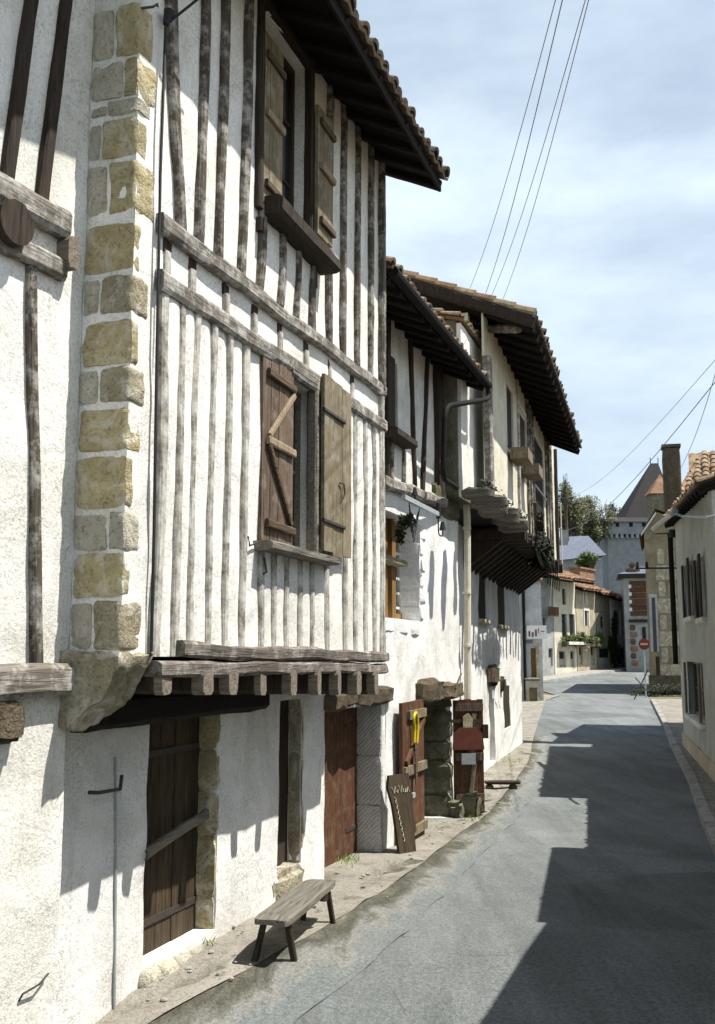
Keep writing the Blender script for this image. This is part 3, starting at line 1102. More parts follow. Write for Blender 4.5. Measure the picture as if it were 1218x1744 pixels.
# lower window
part(HB, 'unlit_backing', M['void'], lambda b: b.box(w1[0] - .1, w1[1] + .1, .29, .31, w1[2] - .1, w1[3] + .1))
part(HB, 'unlit_backing', M['void'], lambda b: b.box(w2[0] - .1, w2[1] + .1, .29, .31, w2[2] - .1, w2[3] + .1))
casement(HB, w1, .12, M['bench'], 1)
casement(HB, w2, .12, M['dark_post'], 2)
part(HB, 'window_sill', M['bench'], lambda b: b.beam((X(428, 935), -.07, w1[2] - .03), (X(549, 955), -.07, w1[2] - .03), .075, .22, j=.006))
part(HB, 'sill_hook', M['iron'], lambda b: (b.tube([(X(413, 915), .02, Z(413, 915)), (X(413, 915), -.05, Z(413, 915)), (X(413, 915), -.06, Z(413, 930)), (X(432, 925), -.06, Z(432, 922))], .008, 6),
                                            b.tube([(X(440, 960), -.05, Z(440, 950)), (X(440, 960), -.07, Z(440, 975)), (X(440, 960), -.02, Z(440, 980))], .01, 6)))
part(HB, 'window_head', M['rail'], lambda b: b.beam((w1[0] + .55, -.03, w1[3] + .05), (w1[1] + .12, -.03, w1[3] + .05), .12, .07, j=.01))
part(HB, 'window_post', M['bench'], lambda b: b.beam((w1[1] - .03, -.012, w1[2]), (w1[1] - .03, -.012, w1[3] + .06), .07, .1))


def shutter(parent, m, x0, x1, z0, z1, y, side, brace=True, straps=False, seed=0, n=4):
    lf = plank_leaf(parent, 'shutter', m, x0, x1, z0, z1, y, n, .032, seed, .014)
    w = x1 - x0
    h = z1 - z0
    if straps:
        for q in (.175, .80):
            zz = z1 - h * (1 - q) if q > .5 else z0 + h * q
            part(lf, 'strap_hinge', M['iron'], lambda b: b.beam((x0 - .03, y - .006, zz), (x0 + w * .72, y - .006, zz - .01), .035, .03, j=.002))
        part(lf, 'catch', M['iron'], lambda b: b.tube([(x0 + w * .52, y - .01, z0 + h * .42), (x0 + w * .62, y - .025, z0 + h * .42), (x0 + w * .64, y - .03, z0 + h * .36), (x0 + w * .6, y - .02, z0 + h * .33)], .008, 6))
    else:
        for q in (.10, .52, .87):
            part(lf, 'batten', M['batten'] if q != .52 else M['brace'], lambda b: b.beam((x0 + w * .10, y - .018, z0 + h * q + .01), (x1 - .01, y - .018, z0 + h * q - .005), .065, .036, j=.004))
        if brace:
            part(lf, 'brace', M['brace'], lambda b: b.beam((x1 - .03, y - .02, z0 + h * .83), (x0 + w * .15, y - .02, z0 + h * .55), .05, .03, j=.003))
            part(lf, 'brace', M['batten'], lambda b: b.beam((x0 + w * .15, y - .02, z0 + h * .50), (x1 - w * .12, y - .02, z0 + h * .13), .05, .03, j=.003))
    return lf


xm1 = X(490, 780)
sh = shutter(HB, M['shutter_red'], w1[0] - .015, xm1, Z(463, 932), Z(463, 606), -.05, 'l', True, False, 1)
sh['label'] = 'closed shutter with battens and a zigzag brace'
sh = shutter(HB, M['shutter'], X(533, 800), X(581, 800), Z(556, 946), Z(556, 655), -.105, 'r', False, True, 2, 3)
sh['label'] = 'shutter swung open flat against the wall on strap hinges'
# upper window
xm2 = X(472, 250)
shutter(HB, M['shutter'], w2[0] - .03, xm2, Z(455, 358), Z(455, 72), -.05, 'l', False, False, 3, 3)
shutter(HB, M['shutter'], X(524, 300), X(551, 300), Z(537, 412), Z(537, 195), -.10, 'r', False, False, 4, 3)
part(HB, 'window_sill', M['dark_post'], lambda b: b.beam((X(440, 365), -.09, w2[2] - .05), (X(545, 440), -.09, w2[2] - .07), .15, .24, j=.012))
part(HB, 'window_post', M['dark_post'], lambda b: (b.beam((w2[0] - .05, -.015, w2[2] - .1), (w2[0] - .05, -.015, 8.0), .08, .09), b.beam((w2[1] + .03, -.015, w2[2]), (w2[1] + .03, -.015, 8.0), .07, .09),
                                                       b.beam((w2[0], -.01, w2[3] + .05), (w2[1], -.01, w2[3] + .05), .1, .08)))
part(HB, 'sill_bracket', M['dark_post'], lambda b: b.beam((X(437, 395), -.03, Z(437, 395)), (X(437, 395), -.03, Z(437, 372)), .06, .05))
part(HB, 'sill_bracket', M['dark_post'], lambda b: (b.beam((X(530, 490), -.03, Z(530, 490)), (X(530, 490), -.03, Z(530, 455)), .06, .05)))

# sill beams and joists of the jetty
part(HB, 'sill_beam', M['sill_wood'], lambda b: b.beam((X(290, 1105), -.04, Z(290, 1106)), (X(646, 1130), -.045, Z(646, 1118)), .105, .13, j=.016, seg=26))
part(HB, 'sill_beam', M['sill_wood'], lambda b: b.beam((X(250, 1130), -.03, Z(270, 1138)), (X(645, 1140), -.03, Z(645, 1138)), .10, .15, j=.014, seg=26))
JX = [262, 327, 374, 431, 478, 522, 557, 590, 622]
for i, px in enumerate(JX):
    x = X(px, 1160)
    zt = Z(px, 1143)
    zb_ = Z(px, 1182)
    jo = part(HB, 'joist', M['dark_post'], lambda b: b.beam((x, -.04, (zt + zb_) / 2), (x + .01, YG + .3, (zt + zb_) / 2), .115, zt - zb_, (0, 0, 1), j=.006))  # dark body: shade on the joist sides is put into the colour
    ye_ = -.10 + random.uniform(-.03, .02)
    part(jo, 'lit_end', M['joist'], lambda b: b.beam((x + random.uniform(-.01, .01), ye_, (zt + zb_) / 2), (x, -.035, (zt + zb_) / 2), .125, zt - zb_ + .01, (0, 0, 1), seg=3, j=.012))  # paler cap colours the joist end as sunlit
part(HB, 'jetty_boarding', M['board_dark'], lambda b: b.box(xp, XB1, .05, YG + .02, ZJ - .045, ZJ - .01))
part(HB, 'jetty_beam', M['dark_wood'], lambda b: b.beam((.35, YG - .06, 2.06), (3.05, YG - .06, 2.06), .22, .18, (0, -1, 0), j=.012))

# street wall under the jetty
G = lambda px, py: FB.L(px, py, YG)
GX = lambda px, py: FB.X(px, py, YG)
d1 = (GX(250, 1400), GX(368, 1400), .27, 2.02)
d2 = (GX(474, 1400), GX(514, 1400), FB.Z(490, 1482, YG), FB.Z(490, 1192, YG))
d3 = (GX(553, 1400), GX(650, 1400), .06, FB.Z(600, 1205, YG))
XG0, XG1 = -.9, 6.86
part(HB, 'street_wall', M['plaster_low'], lambda b: b.wall(XG0 + .0, XG1, -.25, ZJ - .01, [d1, d2, d3], YG, .42, .12, .022, 21.0), True)
# plank door
dl = plank_leaf(HB, 'door', M['old_door'], d1[0] - .02, d1[1] + .02, d1[2] - .02, d1[3] + .05, YG + .15, 5, .05, 5, .01)
part(dl, 'door_bar', M['bench'], lambda b: b.beam((d1[0] - .03, YG + .09, .98), (d1[1] - .02, YG + .07, 1.16), .075, .05, j=.01))
part(HB, 'door_jamb', M['stone_ochre'], lambda b: [b.block(d1[1] - .035, d1[1] + .06 + random.uniform(-.02, .03), YG - .006, YG + .22, q[0], q[1], 4, .012, .015, q[0] * 9) for q in ((.2, .52), (.525, .98), (.985, 1.32), (1.325, 1.66), (1.665, 2.05))], True)
part(HB, 'doorstep', M['stone_white'], lambda b: [b.block(d1[0] - .05 + i * .22, d1[0] - .05 + i * .22 + .215, YG - .09, YG + .14, -.05, .262 - .012 * i, 4, .012, .02, i * 5) for i in range(5)], True)
# narrow tall niche with a dark door
part(HB, 'niche_door', M['dark_post'], lambda b: b.box(d2[0] - .02, d2[1] + .02, YG + .15, YG + .19, d2[2] - .02, d2[3] + .02))
part(HB, 'niche_jamb', M['stone_pale'], lambda b: b.block(d2[1] - .012, d2[1] + .05, YG - .004, YG + .16, d2[2], d2[3] - .02, 6, .014, .02, 3), True)
part(HB, 'niche_step', M['stone_pale'], lambda b: b.block(d2[0] - .10, d2[1] + .03, YG - .05, YG + .25, -.02, d2[2] + .01, 5, .02, .05, 8), True)
# brown double door
dmid = GX(576, 1400) + .1
bd = plank_leaf(HB, 'double_door', M['brown_door'], d3[0] - .05, dmid - .02, .03, d3[3], YG + .28, 1, .05, 7, .0)
bd2 = plank_leaf(HB, 'double_door', M['brown_door'], dmid + .0, d3[1] + .02, .03, d3[3], YG + .30, 1, .05, 8, .0)
part(HB, 'door_jamb', M['stone_tool'], lambda b: [b.block(d3[1] - .06, d3[1] + .04, YG - .008, YG + .32, q[0], q[1], 5, .010, .012, q[0] * 7 + 1) for q in ((.0, .62), (.625, 1.2), (1.205, d3[3] - .02))], True)
part(HB, 'lintel', M['stone_dark'], lambda b: (b.block(d3[0] - .03, d3[0] + .5, YG - .09, YG + .25, d3[3] - .01, d3[3] + .19, 5, .015, .02, 1), b.block(d3[0] + .51, d3[0] + .92, YG - .06, YG + .25, d3[3] + .02, d3[3] + .20, 5, .015, .02, 2),
                                              b.block(d3[0] + .93, d3[1] + .30, YG - .10, YG + .25, d3[3] - .01, d3[3] + .21, 5, .02, .03, 4)), True)
part(HB, 'hasp', M['iron'], lambda b: b.tube([(GX(246, 1455), YG - .01, FB.Z(246, 1448, YG)), (GX(246, 1455), YG - .03, FB.Z(246, 1455, YG)), (GX(246, 1455), YG - .01, FB.Z(246, 1465, YG))], .008, 6))
part(bd2, 'door_latch', M['iron'], lambda b: (b.box(dmid + .06, dmid + .10, YG + .265, YG + .30, .95, 1.12), b.tube([(dmid + .08, YG + .25, 1.03), (dmid + .2, YG + .24, 1.03)], .010, 6)))
for zz in (.35, 1.55):
    part(bd2, 'hinge', M['iron'], lambda b: b.box(d3[1] - .45, d3[1] - .02, YG + .288, YG + .30, zz, zz + .045))
    part(dl, 'hinge', M['iron'], lambda b: b.box(d1[0] + .2, d1[1] - .05, YG + .138, YG + .15, zz + .12, zz + .17))
# vertical cable with its insulator at the corner
cz = [(X(250, 1125) + .0, -.03, 2.45), (X(254, 900), -.035, Z(254, 900)), (X(259, 600), -.035, Z(259, 600)), (X(264, 300), -.04, Z(264, 300)), (X(271, 45), -.05, Z(271, 45))]
part(HB, 'service_cable', M['cable'], lambda b: (b.tube(cz, .011, 6), b.tube([cz[-1], (cz[-1][0] + .1, -.3, cz[-1][2] + .25), (cz[-1][0] + .5, -.62, cz[-1][2] + .75)], .009, 6),
                                                 b.tube([cz[-1], (cz[-1][0] + .015, -.07, cz[-1][2] + .1)], .02, 8, .042)))
part(HB, 'cable_ring', M['iron'], lambda b: b.tube([(X(240, 14), .0, Z(240, 14)), (X(247, 15), -.06, Z(247, 15)), (X(252, 11), -.07, Z(252, 11)), (X(255, 14), -.06, Z(255, 14))], .008, 6))
part(HB, 'service_cable', M['cable'], lambda b: b.tube([(xp - .02, -.06, 2.44), (xp - .05, .12, 2.30), (xp - .12, .3, 2.12), (.12, YG - .03, 1.98), (.05, YG - .03, 1.55)], .012, 6))
# iron hook on the street wall
hx = GX(150, 1350)
part(HB, 'wall_hook', M['iron'], lambda b: b.tube([(hx, YG + .02, FB.Z(150, 1350, YG)), (hx + .02, YG - .07, FB.Z(150, 1350, YG)), (GX(185, 1340), YG - .09, FB.Z(185, 1343, YG)), (GX(192, 1330), YG - .07, FB.Z(192, 1320, YG))], .013, 7))
part(HB, 'wall_crack_pipe', M['zinc'], lambda b: b.tube([(GX(192, 1740), YG - .012, FB.Z(192, 1740, YG)), (GX(194, 1500), YG - .014, FB.Z(194, 1500, YG)), (GX(195, 1290), YG - .012, FB.Z(195, 1290, YG))], .010, 6))

# roof of the main house
TS = .46
YE, ZE = -.68, 7.66
XR1 = 5.17
RT = part(HB, 'roof', M['tiles_dark'], lambda b: roof_tiles(b, -3.4, XR1, YE, ZE + .02, 3.0, ZE + .02 + 3.68 * TS, .20, .36, .09, .02))
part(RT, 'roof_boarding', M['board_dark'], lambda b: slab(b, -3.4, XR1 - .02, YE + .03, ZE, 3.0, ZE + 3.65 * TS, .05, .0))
part(RT, 'roof_slope', M['tiles'], lambda b: slab(b, -3.4, XR1, 7.0, ZE - .3, 3.0, ZE + 3.68 * TS - .01, .06, .0))
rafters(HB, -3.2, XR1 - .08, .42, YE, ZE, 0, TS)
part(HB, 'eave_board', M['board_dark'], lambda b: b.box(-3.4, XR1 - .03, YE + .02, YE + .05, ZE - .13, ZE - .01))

# ------------------------------------------------------------------ neighbour on the left edge
wb = FB.w(-.005, .348, 0)
FA = Fr(wb.x, wb.y, math.tan(R(25.0)))
HA = thing('timbered_house', 'white house at the left edge with two leaning dark timbers over plain limewash', 'house', FA.o, FA.rz)
AX, AZ = FA.X, FA.Z
part(HA, 'wall', M['plaster'], lambda b: b.wall(-4.0, -.002, -.3, 8.0, [], .0, .3, .10, .016, 31.0), True)
part(HA, 'side_wall', M['plaster_old'], lambda b: (b.box(-4.0, -3.7, .31, 5.5, -.2, 8.8), b.box(-3.7, -.6, 5.2, 5.5, -.2, 8.8)))


def stud_px(parent, name, m, fr, pts, w, t, y=-.012, zext=None):
    p = [(fr.X(a, c), y, fr.Z(a, c)) for a, c in pts]
    for a, c in zip(p, p[1:]):
        pass
    if zext:
        d = Vector(p[0]) - Vector(p[1])
        k = (zext - p[0][2]) / d.z
        p[0] = tuple(Vector(p[0]) + d * k)
    return part(parent, name, m, lambda b: [b.beam(a, c, w, t) for a, c in zip(p, p[1:])])


stud_px(HA, 'stud', M['dark_post'], FA, [(50, 0), (7, 310)], .085, .07, zext=8.0)
stud_px(HA, 'stud', M['dark_post'], FA, [(108, 0), (66, 355)], .085, .07, zext=8.0)
stud_px(HA, 'stud', M['stud'], FA, [(48, 455), (60, 1140)], .072, .06)
part(HA, 'rail', M['rail'], lambda b: b.beam((-3.9, -.03, AZ(50, 360) + .0), (AX(103, 390), -.03, AZ(103, 385)), .17, .12, j=.014))
part(HA, 'rail', M['rail'], lambda b: b.beam((-3.9, -.02, AZ(50, 443)), (AX(100, 470), -.02, AZ(100, 465)), .13, .10, j=.014))
part(HA, 'beam_end', M['joist'], lambda b: b.beam((AX(105, 435), -.10, AZ(105, 435)), (AX(105, 435), .15, AZ(105, 435)), .10, .20, (0, 0, 1), j=.008))
part(HA, 'beam_end', M['dark_post'], lambda b: b.tube([(AX(0, 395), -.13, AZ(5, 388)), (AX(0, 395), .1, AZ(5, 388))], .13, 14))
part(HA, 'sill_beam', M['rail'], lambda b: b.beam((-3.9, -.025, AZ(50, 1160)), (AX(113, 1160), -.025, AZ(110, 1162)), .19, .14, j=.016))
part(HA, 'wall_bracket', M['stone_dark'], lambda b: b.block(AX(-40, 1225), AX(26, 1225), -.10, .1, AZ(0, 1264), AZ(0, 1195), 6, .02, .03, 6), True)
part(HA, 'wall_hook', M['iron'], lambda b: (b.tube([(AX(32, 1710), .0, AZ(32, 1705)), (AX(34, 1692), -.02, AZ(34, 1692)), (AX(60, 1675), -.03, AZ(60, 1675)), (AX(78, 1655), -.02, AZ(78, 1657))], .006, 6)))
RA = part(HA, 'roof', M['tiles'], lambda b: slab(b, -4.0, -.9, .6, 8.3, 3.0, 9.3, .08, .0))

# ------------------------------------------------------------------ second house with the open shop door
HC = thing('timbered_house', 'lower white house with dark studs under a deep eave above an open workshop doorway', 'house', FB.w(6.9, YG, 0), FB.rz)
FC = Fr(HC.location.x, HC.location.y, TB)
CX, CZ = FC.X, FC.Z
xc0 = -1.9                                    # starts behind the main house's jetty
xcw = .0
xc1 = CX(786, 1300)                           # far corner of the street wall
xcu = CX(752, 700)                            # far end of the timbered storey
zc_t = 7.0
zsh = CZ(705, 845)                            # shelf beam
cw1 = (CX(646, 950), CX(715, 950), CZ(660, 1052), CZ(665, 872))
cw2 = (CX(657, 690), CX(684, 690), CZ(672, 742), CZ(672, 610))
cdr = (CX(706, 1300), CX(764, 1300), .0, CZ(735, 1188))
zc_s = CZ(700, 848)
part(HC, 'street_wall', M['plaster_low'], lambda b: b.wall(-.03, xc1, -.3, zc_s, [cw1, cdr], 0, .5, .12, .03, 41.0), True)
part(HC, 'wall', M['plaster_old'], lambda b: b.wall(-1.93, xcu + .3, zc_s, zc_t + .1, [cw2], .05, .3, .12, .014, 43.0), True)
part(HC, 'side_wall', M['plaster_old'], lambda b: (b.box(xc1 - .22, xc1 - .01, .46, 5.5, -.3, 7.3)))
part(HC, 'unlit_backing', M['void'], lambda b: b.box(cw1[0] - .1, cw1[1] + .1, .51, .53, cw1[2] - .1, cw1[3] + .1))
part(HC, 'unlit_backing', M['void'], lambda b: (b.box(cw2[0] - .1, cw2[1] + .1, .36, .38, cw2[2] - .1, cw2[3] + .1),
                                       b.box(cdr[0] - .6, cdr[1] + .6, 2.3, 2.34, -.3, cdr[3] + .3), b.box(cdr[0] - .6, cdr[0] - .57, .5, 2.3, -.3, cdr[3] + .3), b.box(cdr[1] + .57, cdr[1] + .6, .5, 2.3, -.3, cdr[3] + .3), b.box(cdr[0] - .6, cdr[1] + .6, .5, 2.3, cdr[3] + .3, cdr[3] + .33)))
# timbers of the upper storey
for a, c in (((697, 600), (705, 845)), ((727, 630), (717, 845)), ((665, 745), (665, 830)), ((686, 750), (685, 838)), ((660, 600), (657, 830))):
    x0, x1 = CX(*a, .05), CX(*c, .05)
    za = zc_t if a[1] < 700 else CZ(*a, .05)
    part(HC, 'stud', M['dark_post'] if a[1] < 700 else M['stud'], lambda b: b.beam((x0, .04, za), (x1, .04, zc_s + .05), .10, .08, bow=.02))
part(HC, 'corner_post', M['dark_post'], lambda b: b.beam((CX(746, 650), .02, zc_t), (CX(750, 850), .02, CZ(750, 862)), .26, .16, j=.014))
part(HC, 'rail', M['rail'], lambda b: b.beam((CX(640, 822), -.02, CZ(655, 826)), (CX(748, 860), -.02, CZ(746, 856)), .15, .22, j=.02))
casement(HC, cw2, .16, M['dark_post'], 1)
part(HC, 'shutter', M['dark_post'], lambda b: b.box(cw2[0] + .05, cw2[0] + .36, -.02, .02, cw2[2] + .05, cw2[3] - .03))
part(HC, 'window_sill', M['dark_post'], lambda b: b.beam((CX(655, 735), -.06, cw2[2] - .03), (CX(690, 745), -.06, cw2[2] - .03), .13, .24, j=.008))
# mullioned window with an orange oak frame
def cxy(px, y):
    return CX(px, 960, y)


wf = part(HC, 'window', M['orange_wood'], lambda b: (
    b.box(cxy(668, .17), cxy(674.5, .17), .17, .30, cw1[2] + .02, cw1[3] - .02), b.box(cxy(689, .24), cxy(693, .24), .24, .33, cw1[2] + .02, cw1[3] - .02),
    b.box(cw1[0] + .05, cxy(660, .17), .17, .30, cw1[2] + .02, cw1[3] - .02), b.box(cxy(674.5, .26), cxy(689, .26), .26, .33, cw1[2] + .02, cw1[2] + .1)))
part(wf, 'glazing_bar', M['white_paint'], lambda b: [b.box(cxy(674.5, .28) + .01, cxy(689, .28), .28, .31, cw1[2] + (cw1[3] - cw1[2]) * q, cw1[2] + (cw1[3] - cw1[2]) * q + .035) for q in (.12, .27, .42, .68, .84)] + [b.box(cxy(682, .28), cxy(683.4, .28), .275, .305, cw1[2] + .11, cw1[3] - .03)])
part(wf, 'pane', M['glass'], lambda b: b.box(cw1[0] + .02, cw1[1] - .02, .335, .341, cw1[2] + .02, cw1[3] - .02))
part(HC, 'stone_transom', M['stone_pale'], lambda b: b.block(cw1[0], cxy(695, .08), .06, .36, cw1[2] + (cw1[3] - cw1[2]) * .53, cw1[2] + (cw1[3] - cw1[2]) * .61, 4, .008, .015, 3), True)
part(HC, 'window_jamb', M['plaster_low'], lambda b: [b.block(cw1[1] - .015, cw1[1] + .20 + .14 * (i % 2), -.012, .45, cw1[2] + (cw1[3] - cw1[2]) * i / 6 + .006, cw1[2] + (cw1[3] - cw1[2]) * (i + 1) / 6, 5, .014, .02, i * 2.2) for i in range(6)], True)
part(HC, 'window_sill', M['plaster_low'], lambda b: [b.block(cw1[0] + .05 + i * .62, cw1[0] + .05 + i * .62 + .60, -.02, .4, cw1[2] - .2 - .02 * i, cw1[2] + .0, 4, .014, .03, i * 3 + 1) for i in range(3)], True)
# iron bracket with insulators
zb_ = CZ(690, 866)
part(HC, 'iron_bracket', M['zinc'], lambda b: b.box(CX(652, 862), CX(714, 866), -.30, -.25, zb_ - .03, zb_ + .03))
part(HC, 'insulator', M['cable'], lambda b: (b.tube([(CX(672, 850), -.28, zb_ + .0), (CX(672, 850), -.28, zb_ + .10)], .012, 6), b.tube([(CX(672, 850), -.28, zb_ + .09), (CX(672, 850), -.28, zb_ + .2)], .045, 8, .02)))
part(HC, 'insulator', M['cable'], lambda b: (b.tube([(CX(714, 850), -.28, zb_ - .06), (CX(714, 850), -.28, zb_ + .16)], .035, 8)))
xk = CX(714, 880)
part(HC, 'insulator', M['cable'], lambda b: (b.tube(pipe_path([(xk, -.28, zb_ - .05), (xk, -.28, zb_ - .3), (xk + .16, -.30, zb_ - .3), (xk + .16, -.30, zb_ - .2)], 5, .08), .010, 6), b.tube([(xk + .16, -.30, zb_ - .21), (xk + .16, -.30, zb_ - .09)], .05, 8, .025)))
part(HC, 'dry_plant', M['leaf_dark'], lambda b: (leaves(b, (CX(678, 880), -.12, CZ(678, 884)), (.30, .15, .16), 420, .035, 3), leaves(b, (CX(674, 905), -.10, CZ(674, 905)), (.16, .10, .2), 200, .03, 4)))
part(HC, 'bracket_wire', M['cable'], lambda b: [b.tube([(CX(664, 875), -.26, zb_ - .02), (CX(668 + i * 3, 895), -.24, zb_ - .25 - .07 * i), (CX(676 + i * 2, 908), -.2, zb_ - .38 - .06 * i), (CX(686, 880), -.24, zb_ - .02)], .006, 5) for i in range(3)])
# eave
CYE, CZE = -.60, 6.73
CRX = CX(827, 636, -.60)
cz_of = 0
RC = part(HC, 'roof', M['tiles'], lambda b: roof_tiles(b, -1.75, CRX, CYE, CZE + .03, 3.0, CZE + .03 + 3.60 * .42, .19, .36, .088, .02))
part(RC, 'roof_boarding', M['board_dark'], lambda b: slab(b, -1.75, CRX - .02, CYE + .03, CZE, 3.0, CZE + 3.57 * .42, .06, .0))
part(RC, 'roof_slope', M['tiles'], lambda b: slab(b, -1.75, CRX, 6.2, CZE + .1, 3.0, CZE + 3.60 * .42 - .01, .06, .0))
rafters(HC, -1.6, CRX - .1, .45, CYE, CZE, 0, .42)
part(HC, 'gutter', M['pipe_dark'], lambda b: b.tube([(-1.7, CYE - .04, CZE - .03), (CRX + .02, CYE - .04, CZE - .03)], .065, 10))
# drainpipe: from the gutter back to the wall, down the pier and the street wall
pp = pipe_path([(CRX - .05, CYE - .04, CZE - .05), (CRX - .02, CYE - .06, CZE - .26), (CX(758, 692, -.40), -.40, CZ(758, 692, -.40)), (CX(754, 800, -.36), -.36, CZ(754, 815, -.36)), (CX(781, 842), -.12, CZ(783, 842)), (CX(784, 900), -.12, CZ(784, 880))], 6, .22)
part(HC, 'drainpipe', M['pipe_dark'], lambda b: b.tube(pp[:-4], .040, 10))
part(HC, 'drainpipe', M['pipe_cream'], lambda b: b.tube(pp[-6:] + [(CX(784, 1000), -.12, CZ(784, 1000)), (CX(782, 1200), -.12, .0)], .058, 10))
part(HC, 'pipe_clip', M['pipe_cream'], lambda b: [b.tube([(CX(783, q), -.12, CZ(783, q) - .02), (CX(783, q), -.12, CZ(783, q) + .02)], .072, 10) for q in (900, 1010, 1100)])
# pier at the party wall: mossy return face, pale front, tile cap
xpa, xpb = xcu + .02, CX(822, 800, -.28)
zpier = CZ(783, 842, -.28)
zpt = CZ(779, 540, -.28)
part(HC, 'party_pier', M['stone_moss'], lambda b: b.block(xpa, xpb, -.27, .4, zpier + .0, zpt, 9, .02, .02, 2), True)
part(HC, 'pier_face', M['plaster_old'], lambda b: b.wall(xpa + .02, xpb - .0, zpier - .02, zpt - .08, [], -.31, .06, .1, .015, 12), True)
part(HC, 'pier_cap', M['tiles'], lambda b: roof_tiles(b, xpa - .05, xpb + .05, -.34, zpt - .02, .5, zpt + .2, .18, .34, .09, .02))
part(HC, 'ledge', M['stone_moss'], lambda b: b.block(CX(742, 860), xc1 + .02, -.06, .35, zc_s - .03, CZ(765, 832), 6, .03, .05, 4), True)
# doorway: stone lintel, far jamb and its foot
part(HC, 'lintel', M['stone_dark'], lambda b: (b.block(CX(709, 1170), CX(738, 1170), -.20, .45, cdr[3] - .06, CZ(725, 1157), 6, .04, .05, 5), b.block(CX(737, 1170), CX(768, 1170), -.24, .45, cdr[3] - .03, CZ(752, 1163), 6, .04, .05, 9)), True)
part(HC, 'door_jamb', M['stone_moss'], lambda b: [b.block(cdr[1] - .05 - random.uniform(0, .03), cdr[1] + .10 + .06 * (i % 2), -.035, .52, q[0], q[1], 6, .022, .03, i * 4.3) for i, q in enumerate(((-.1, .34), (.345, .80), (.805, 1.12), (1.125, 1.58), (1.585, cdr[3] + .02)))], True)
part(HC, 'foot_stone', M['stone_moss'], lambda b: (b.block(cdr[1] - .12, cdr[1] + .22, -.20, .0, -.1, .22, 6, .04, .06, 3), b.block(cdr[1] + .1, cdr[1] + .36, -.42, -.12, -.1, .34, 6, .05, .08, 8)), True)
part(HC, 'stem', M['bark'], lambda b: b.tube([(CX(748, 1170), -.25, CZ(748, 1172)), (CX(751, 1160), -.27, CZ(751, 1158)), (CX(756, 1148), -.27, CZ(756, 1147))], .015, 6))


def braced_leaf(name, x0, x1, z0, z1, M_, th=.04):
    """a ledged and braced door leaf in its own x,z plane, y towards the back"""
    lf = plank_leaf(None, name, M_, x0, x1, z0, z1, 0, 5, th, 12, .008)
    w, h = x1 - x0, z1 - z0
    return lf, w, h


# near leaf, folded flat back against the wall
nl0, nl1 = CX(683, 1300, -.10), CX(720, 1300, -.10)
lf = plank_leaf(HC, 'door_leaf', M['brown_door'], nl0, nl1, .0, CZ(700, 1195, -.10), -.12, 4, .045, 3, .006)
lf['label'] = 'brown leaf folded back against the wall'
ln_ = nl1 - nl0
zt_ = CZ(700, 1195, -.10)
for q in (.07, .50, .88):
    part(lf, 'ledge', M['shutter'], lambda b: b.box(nl0 + .22 * (q > .6), nl1 + .0, -.165, -.118, zt_ * q, zt_ * q + .11))
part(lf, 'brace', M['brown_door'], lambda b: b.beam((nl0 + .1, -.14, zt_ * .58), (nl1 - .05, -.14, zt_ * .86), .09, .04))
part(lf, 'bolt', M['zinc'], lambda b: (b.box(nl0 + .3, nl0 + .46, -.15, -.12, .88, .98)))
part(lf, 'latch', M['zinc'], lambda b: (b.box(nl0 + .32, nl0 + .44, -.16, -.12, .60, .66)))
# far leaf, swung out over the pavement
hx0, hx1 = CX(771, 1300, -.04), 0
hw = FC.w(hx0, -.06, 0)
tip = gnd(826, 1393)
dv = (Vector((tip.x, tip.y, 0)) - Vector((hw.x, hw.y, 0)))
LW = min(1.0, dv.length)
DL = bpy.data.objects.new('door_leaf', None)
ang = math.atan2(dv.y, dv.x) - FB.rz
z1_ = CZ(800, 1193, -.35)


def leafm(b):
    for i in range(5):
        b.box(LW * i / 5 + .003, LW * (i + 1) / 5 - .003, .0, .04, .02 + random.uniform(0, .02), z1_ + random.uniform(-.01, .01))


mb = MB()
leafm(mb)
DL = mb.build('door_leaf', M['brown_door'], HC)
DL.location = (hx0, -.06, 0)
DL.rotation_euler = (0, 0, ang)
DL['label'] = 'brown ledged and braced leaf swung out over the pavement'
for q in (.03, .12, .47, .90):
    part(DL, 'ledge', M['shutter_red'], lambda b: b.box(.02, LW - .01, -.04, -.002, z1_ * q, z1_ * q + .11))
part(DL, 'brace', M['shutter'], lambda b: b.beam((.25, -.02, z1_ * .17), (LW - .15, -.02, z1_ * .46), .07, .035))
part(DL, 'brace', M['shutter'], lambda b: b.beam((.25, -.02, z1_ * .56), (LW - .15, -.02, z1_ * .88), .07, .035))
part(DL, 'lock_box', M['zinc'], lambda b: b.box(.10, .32, -.09, -.041, z1_ * .44, z1_ * .44 + .16))
part(DL, 'strap_hinge', M['iron'], lambda b: b.box(-.12, LW * .9, -.052, -.041, z1_ * .80, z1_ * .80 + .05))
part(DL, 'hinge_block', M['dark_post'], lambda b: b.box(LW - .02, LW + .07, -.03, .05, z1_ * .66, z1_ * .78))


def on_leaf(obj, x, y, z):
    c, s_ = math.cos(ang), math.sin(ang)
    p = FC.w(hx0 + x * c - y * s_, -.06 + x * s_ + y * c, z)
    obj.location = p
    obj.rotation_euler = (0, 0, FB.rz + ang)


rb = MB()
rb.prism([(-.25, -.16), (.25, -.16), (.22, .08), (.13, .17), (-.13, .17), (-.22, .08)], -.03, .0)
ob = rb.build('notice_board', M['red'])
tag(ob, 'faded red trapezoid panel hung on the inside of the open brown workshop door', 'panel')
on_leaf(ob, LW * .45, -.05, z1_ * .66)
rb = MB()
rb.prism([(-.07, -.1), (.07, -.11), (.09, .04), (.02, .12), (-.07, .07)], -.02, .0)
ob = rb.build('card', M['stone_ochre'])
tag(ob, 'small ochre card above the red panel on the open brown workshop door', 'card')
on_leaf(ob, LW * .43, -.055, z1_ * .815)
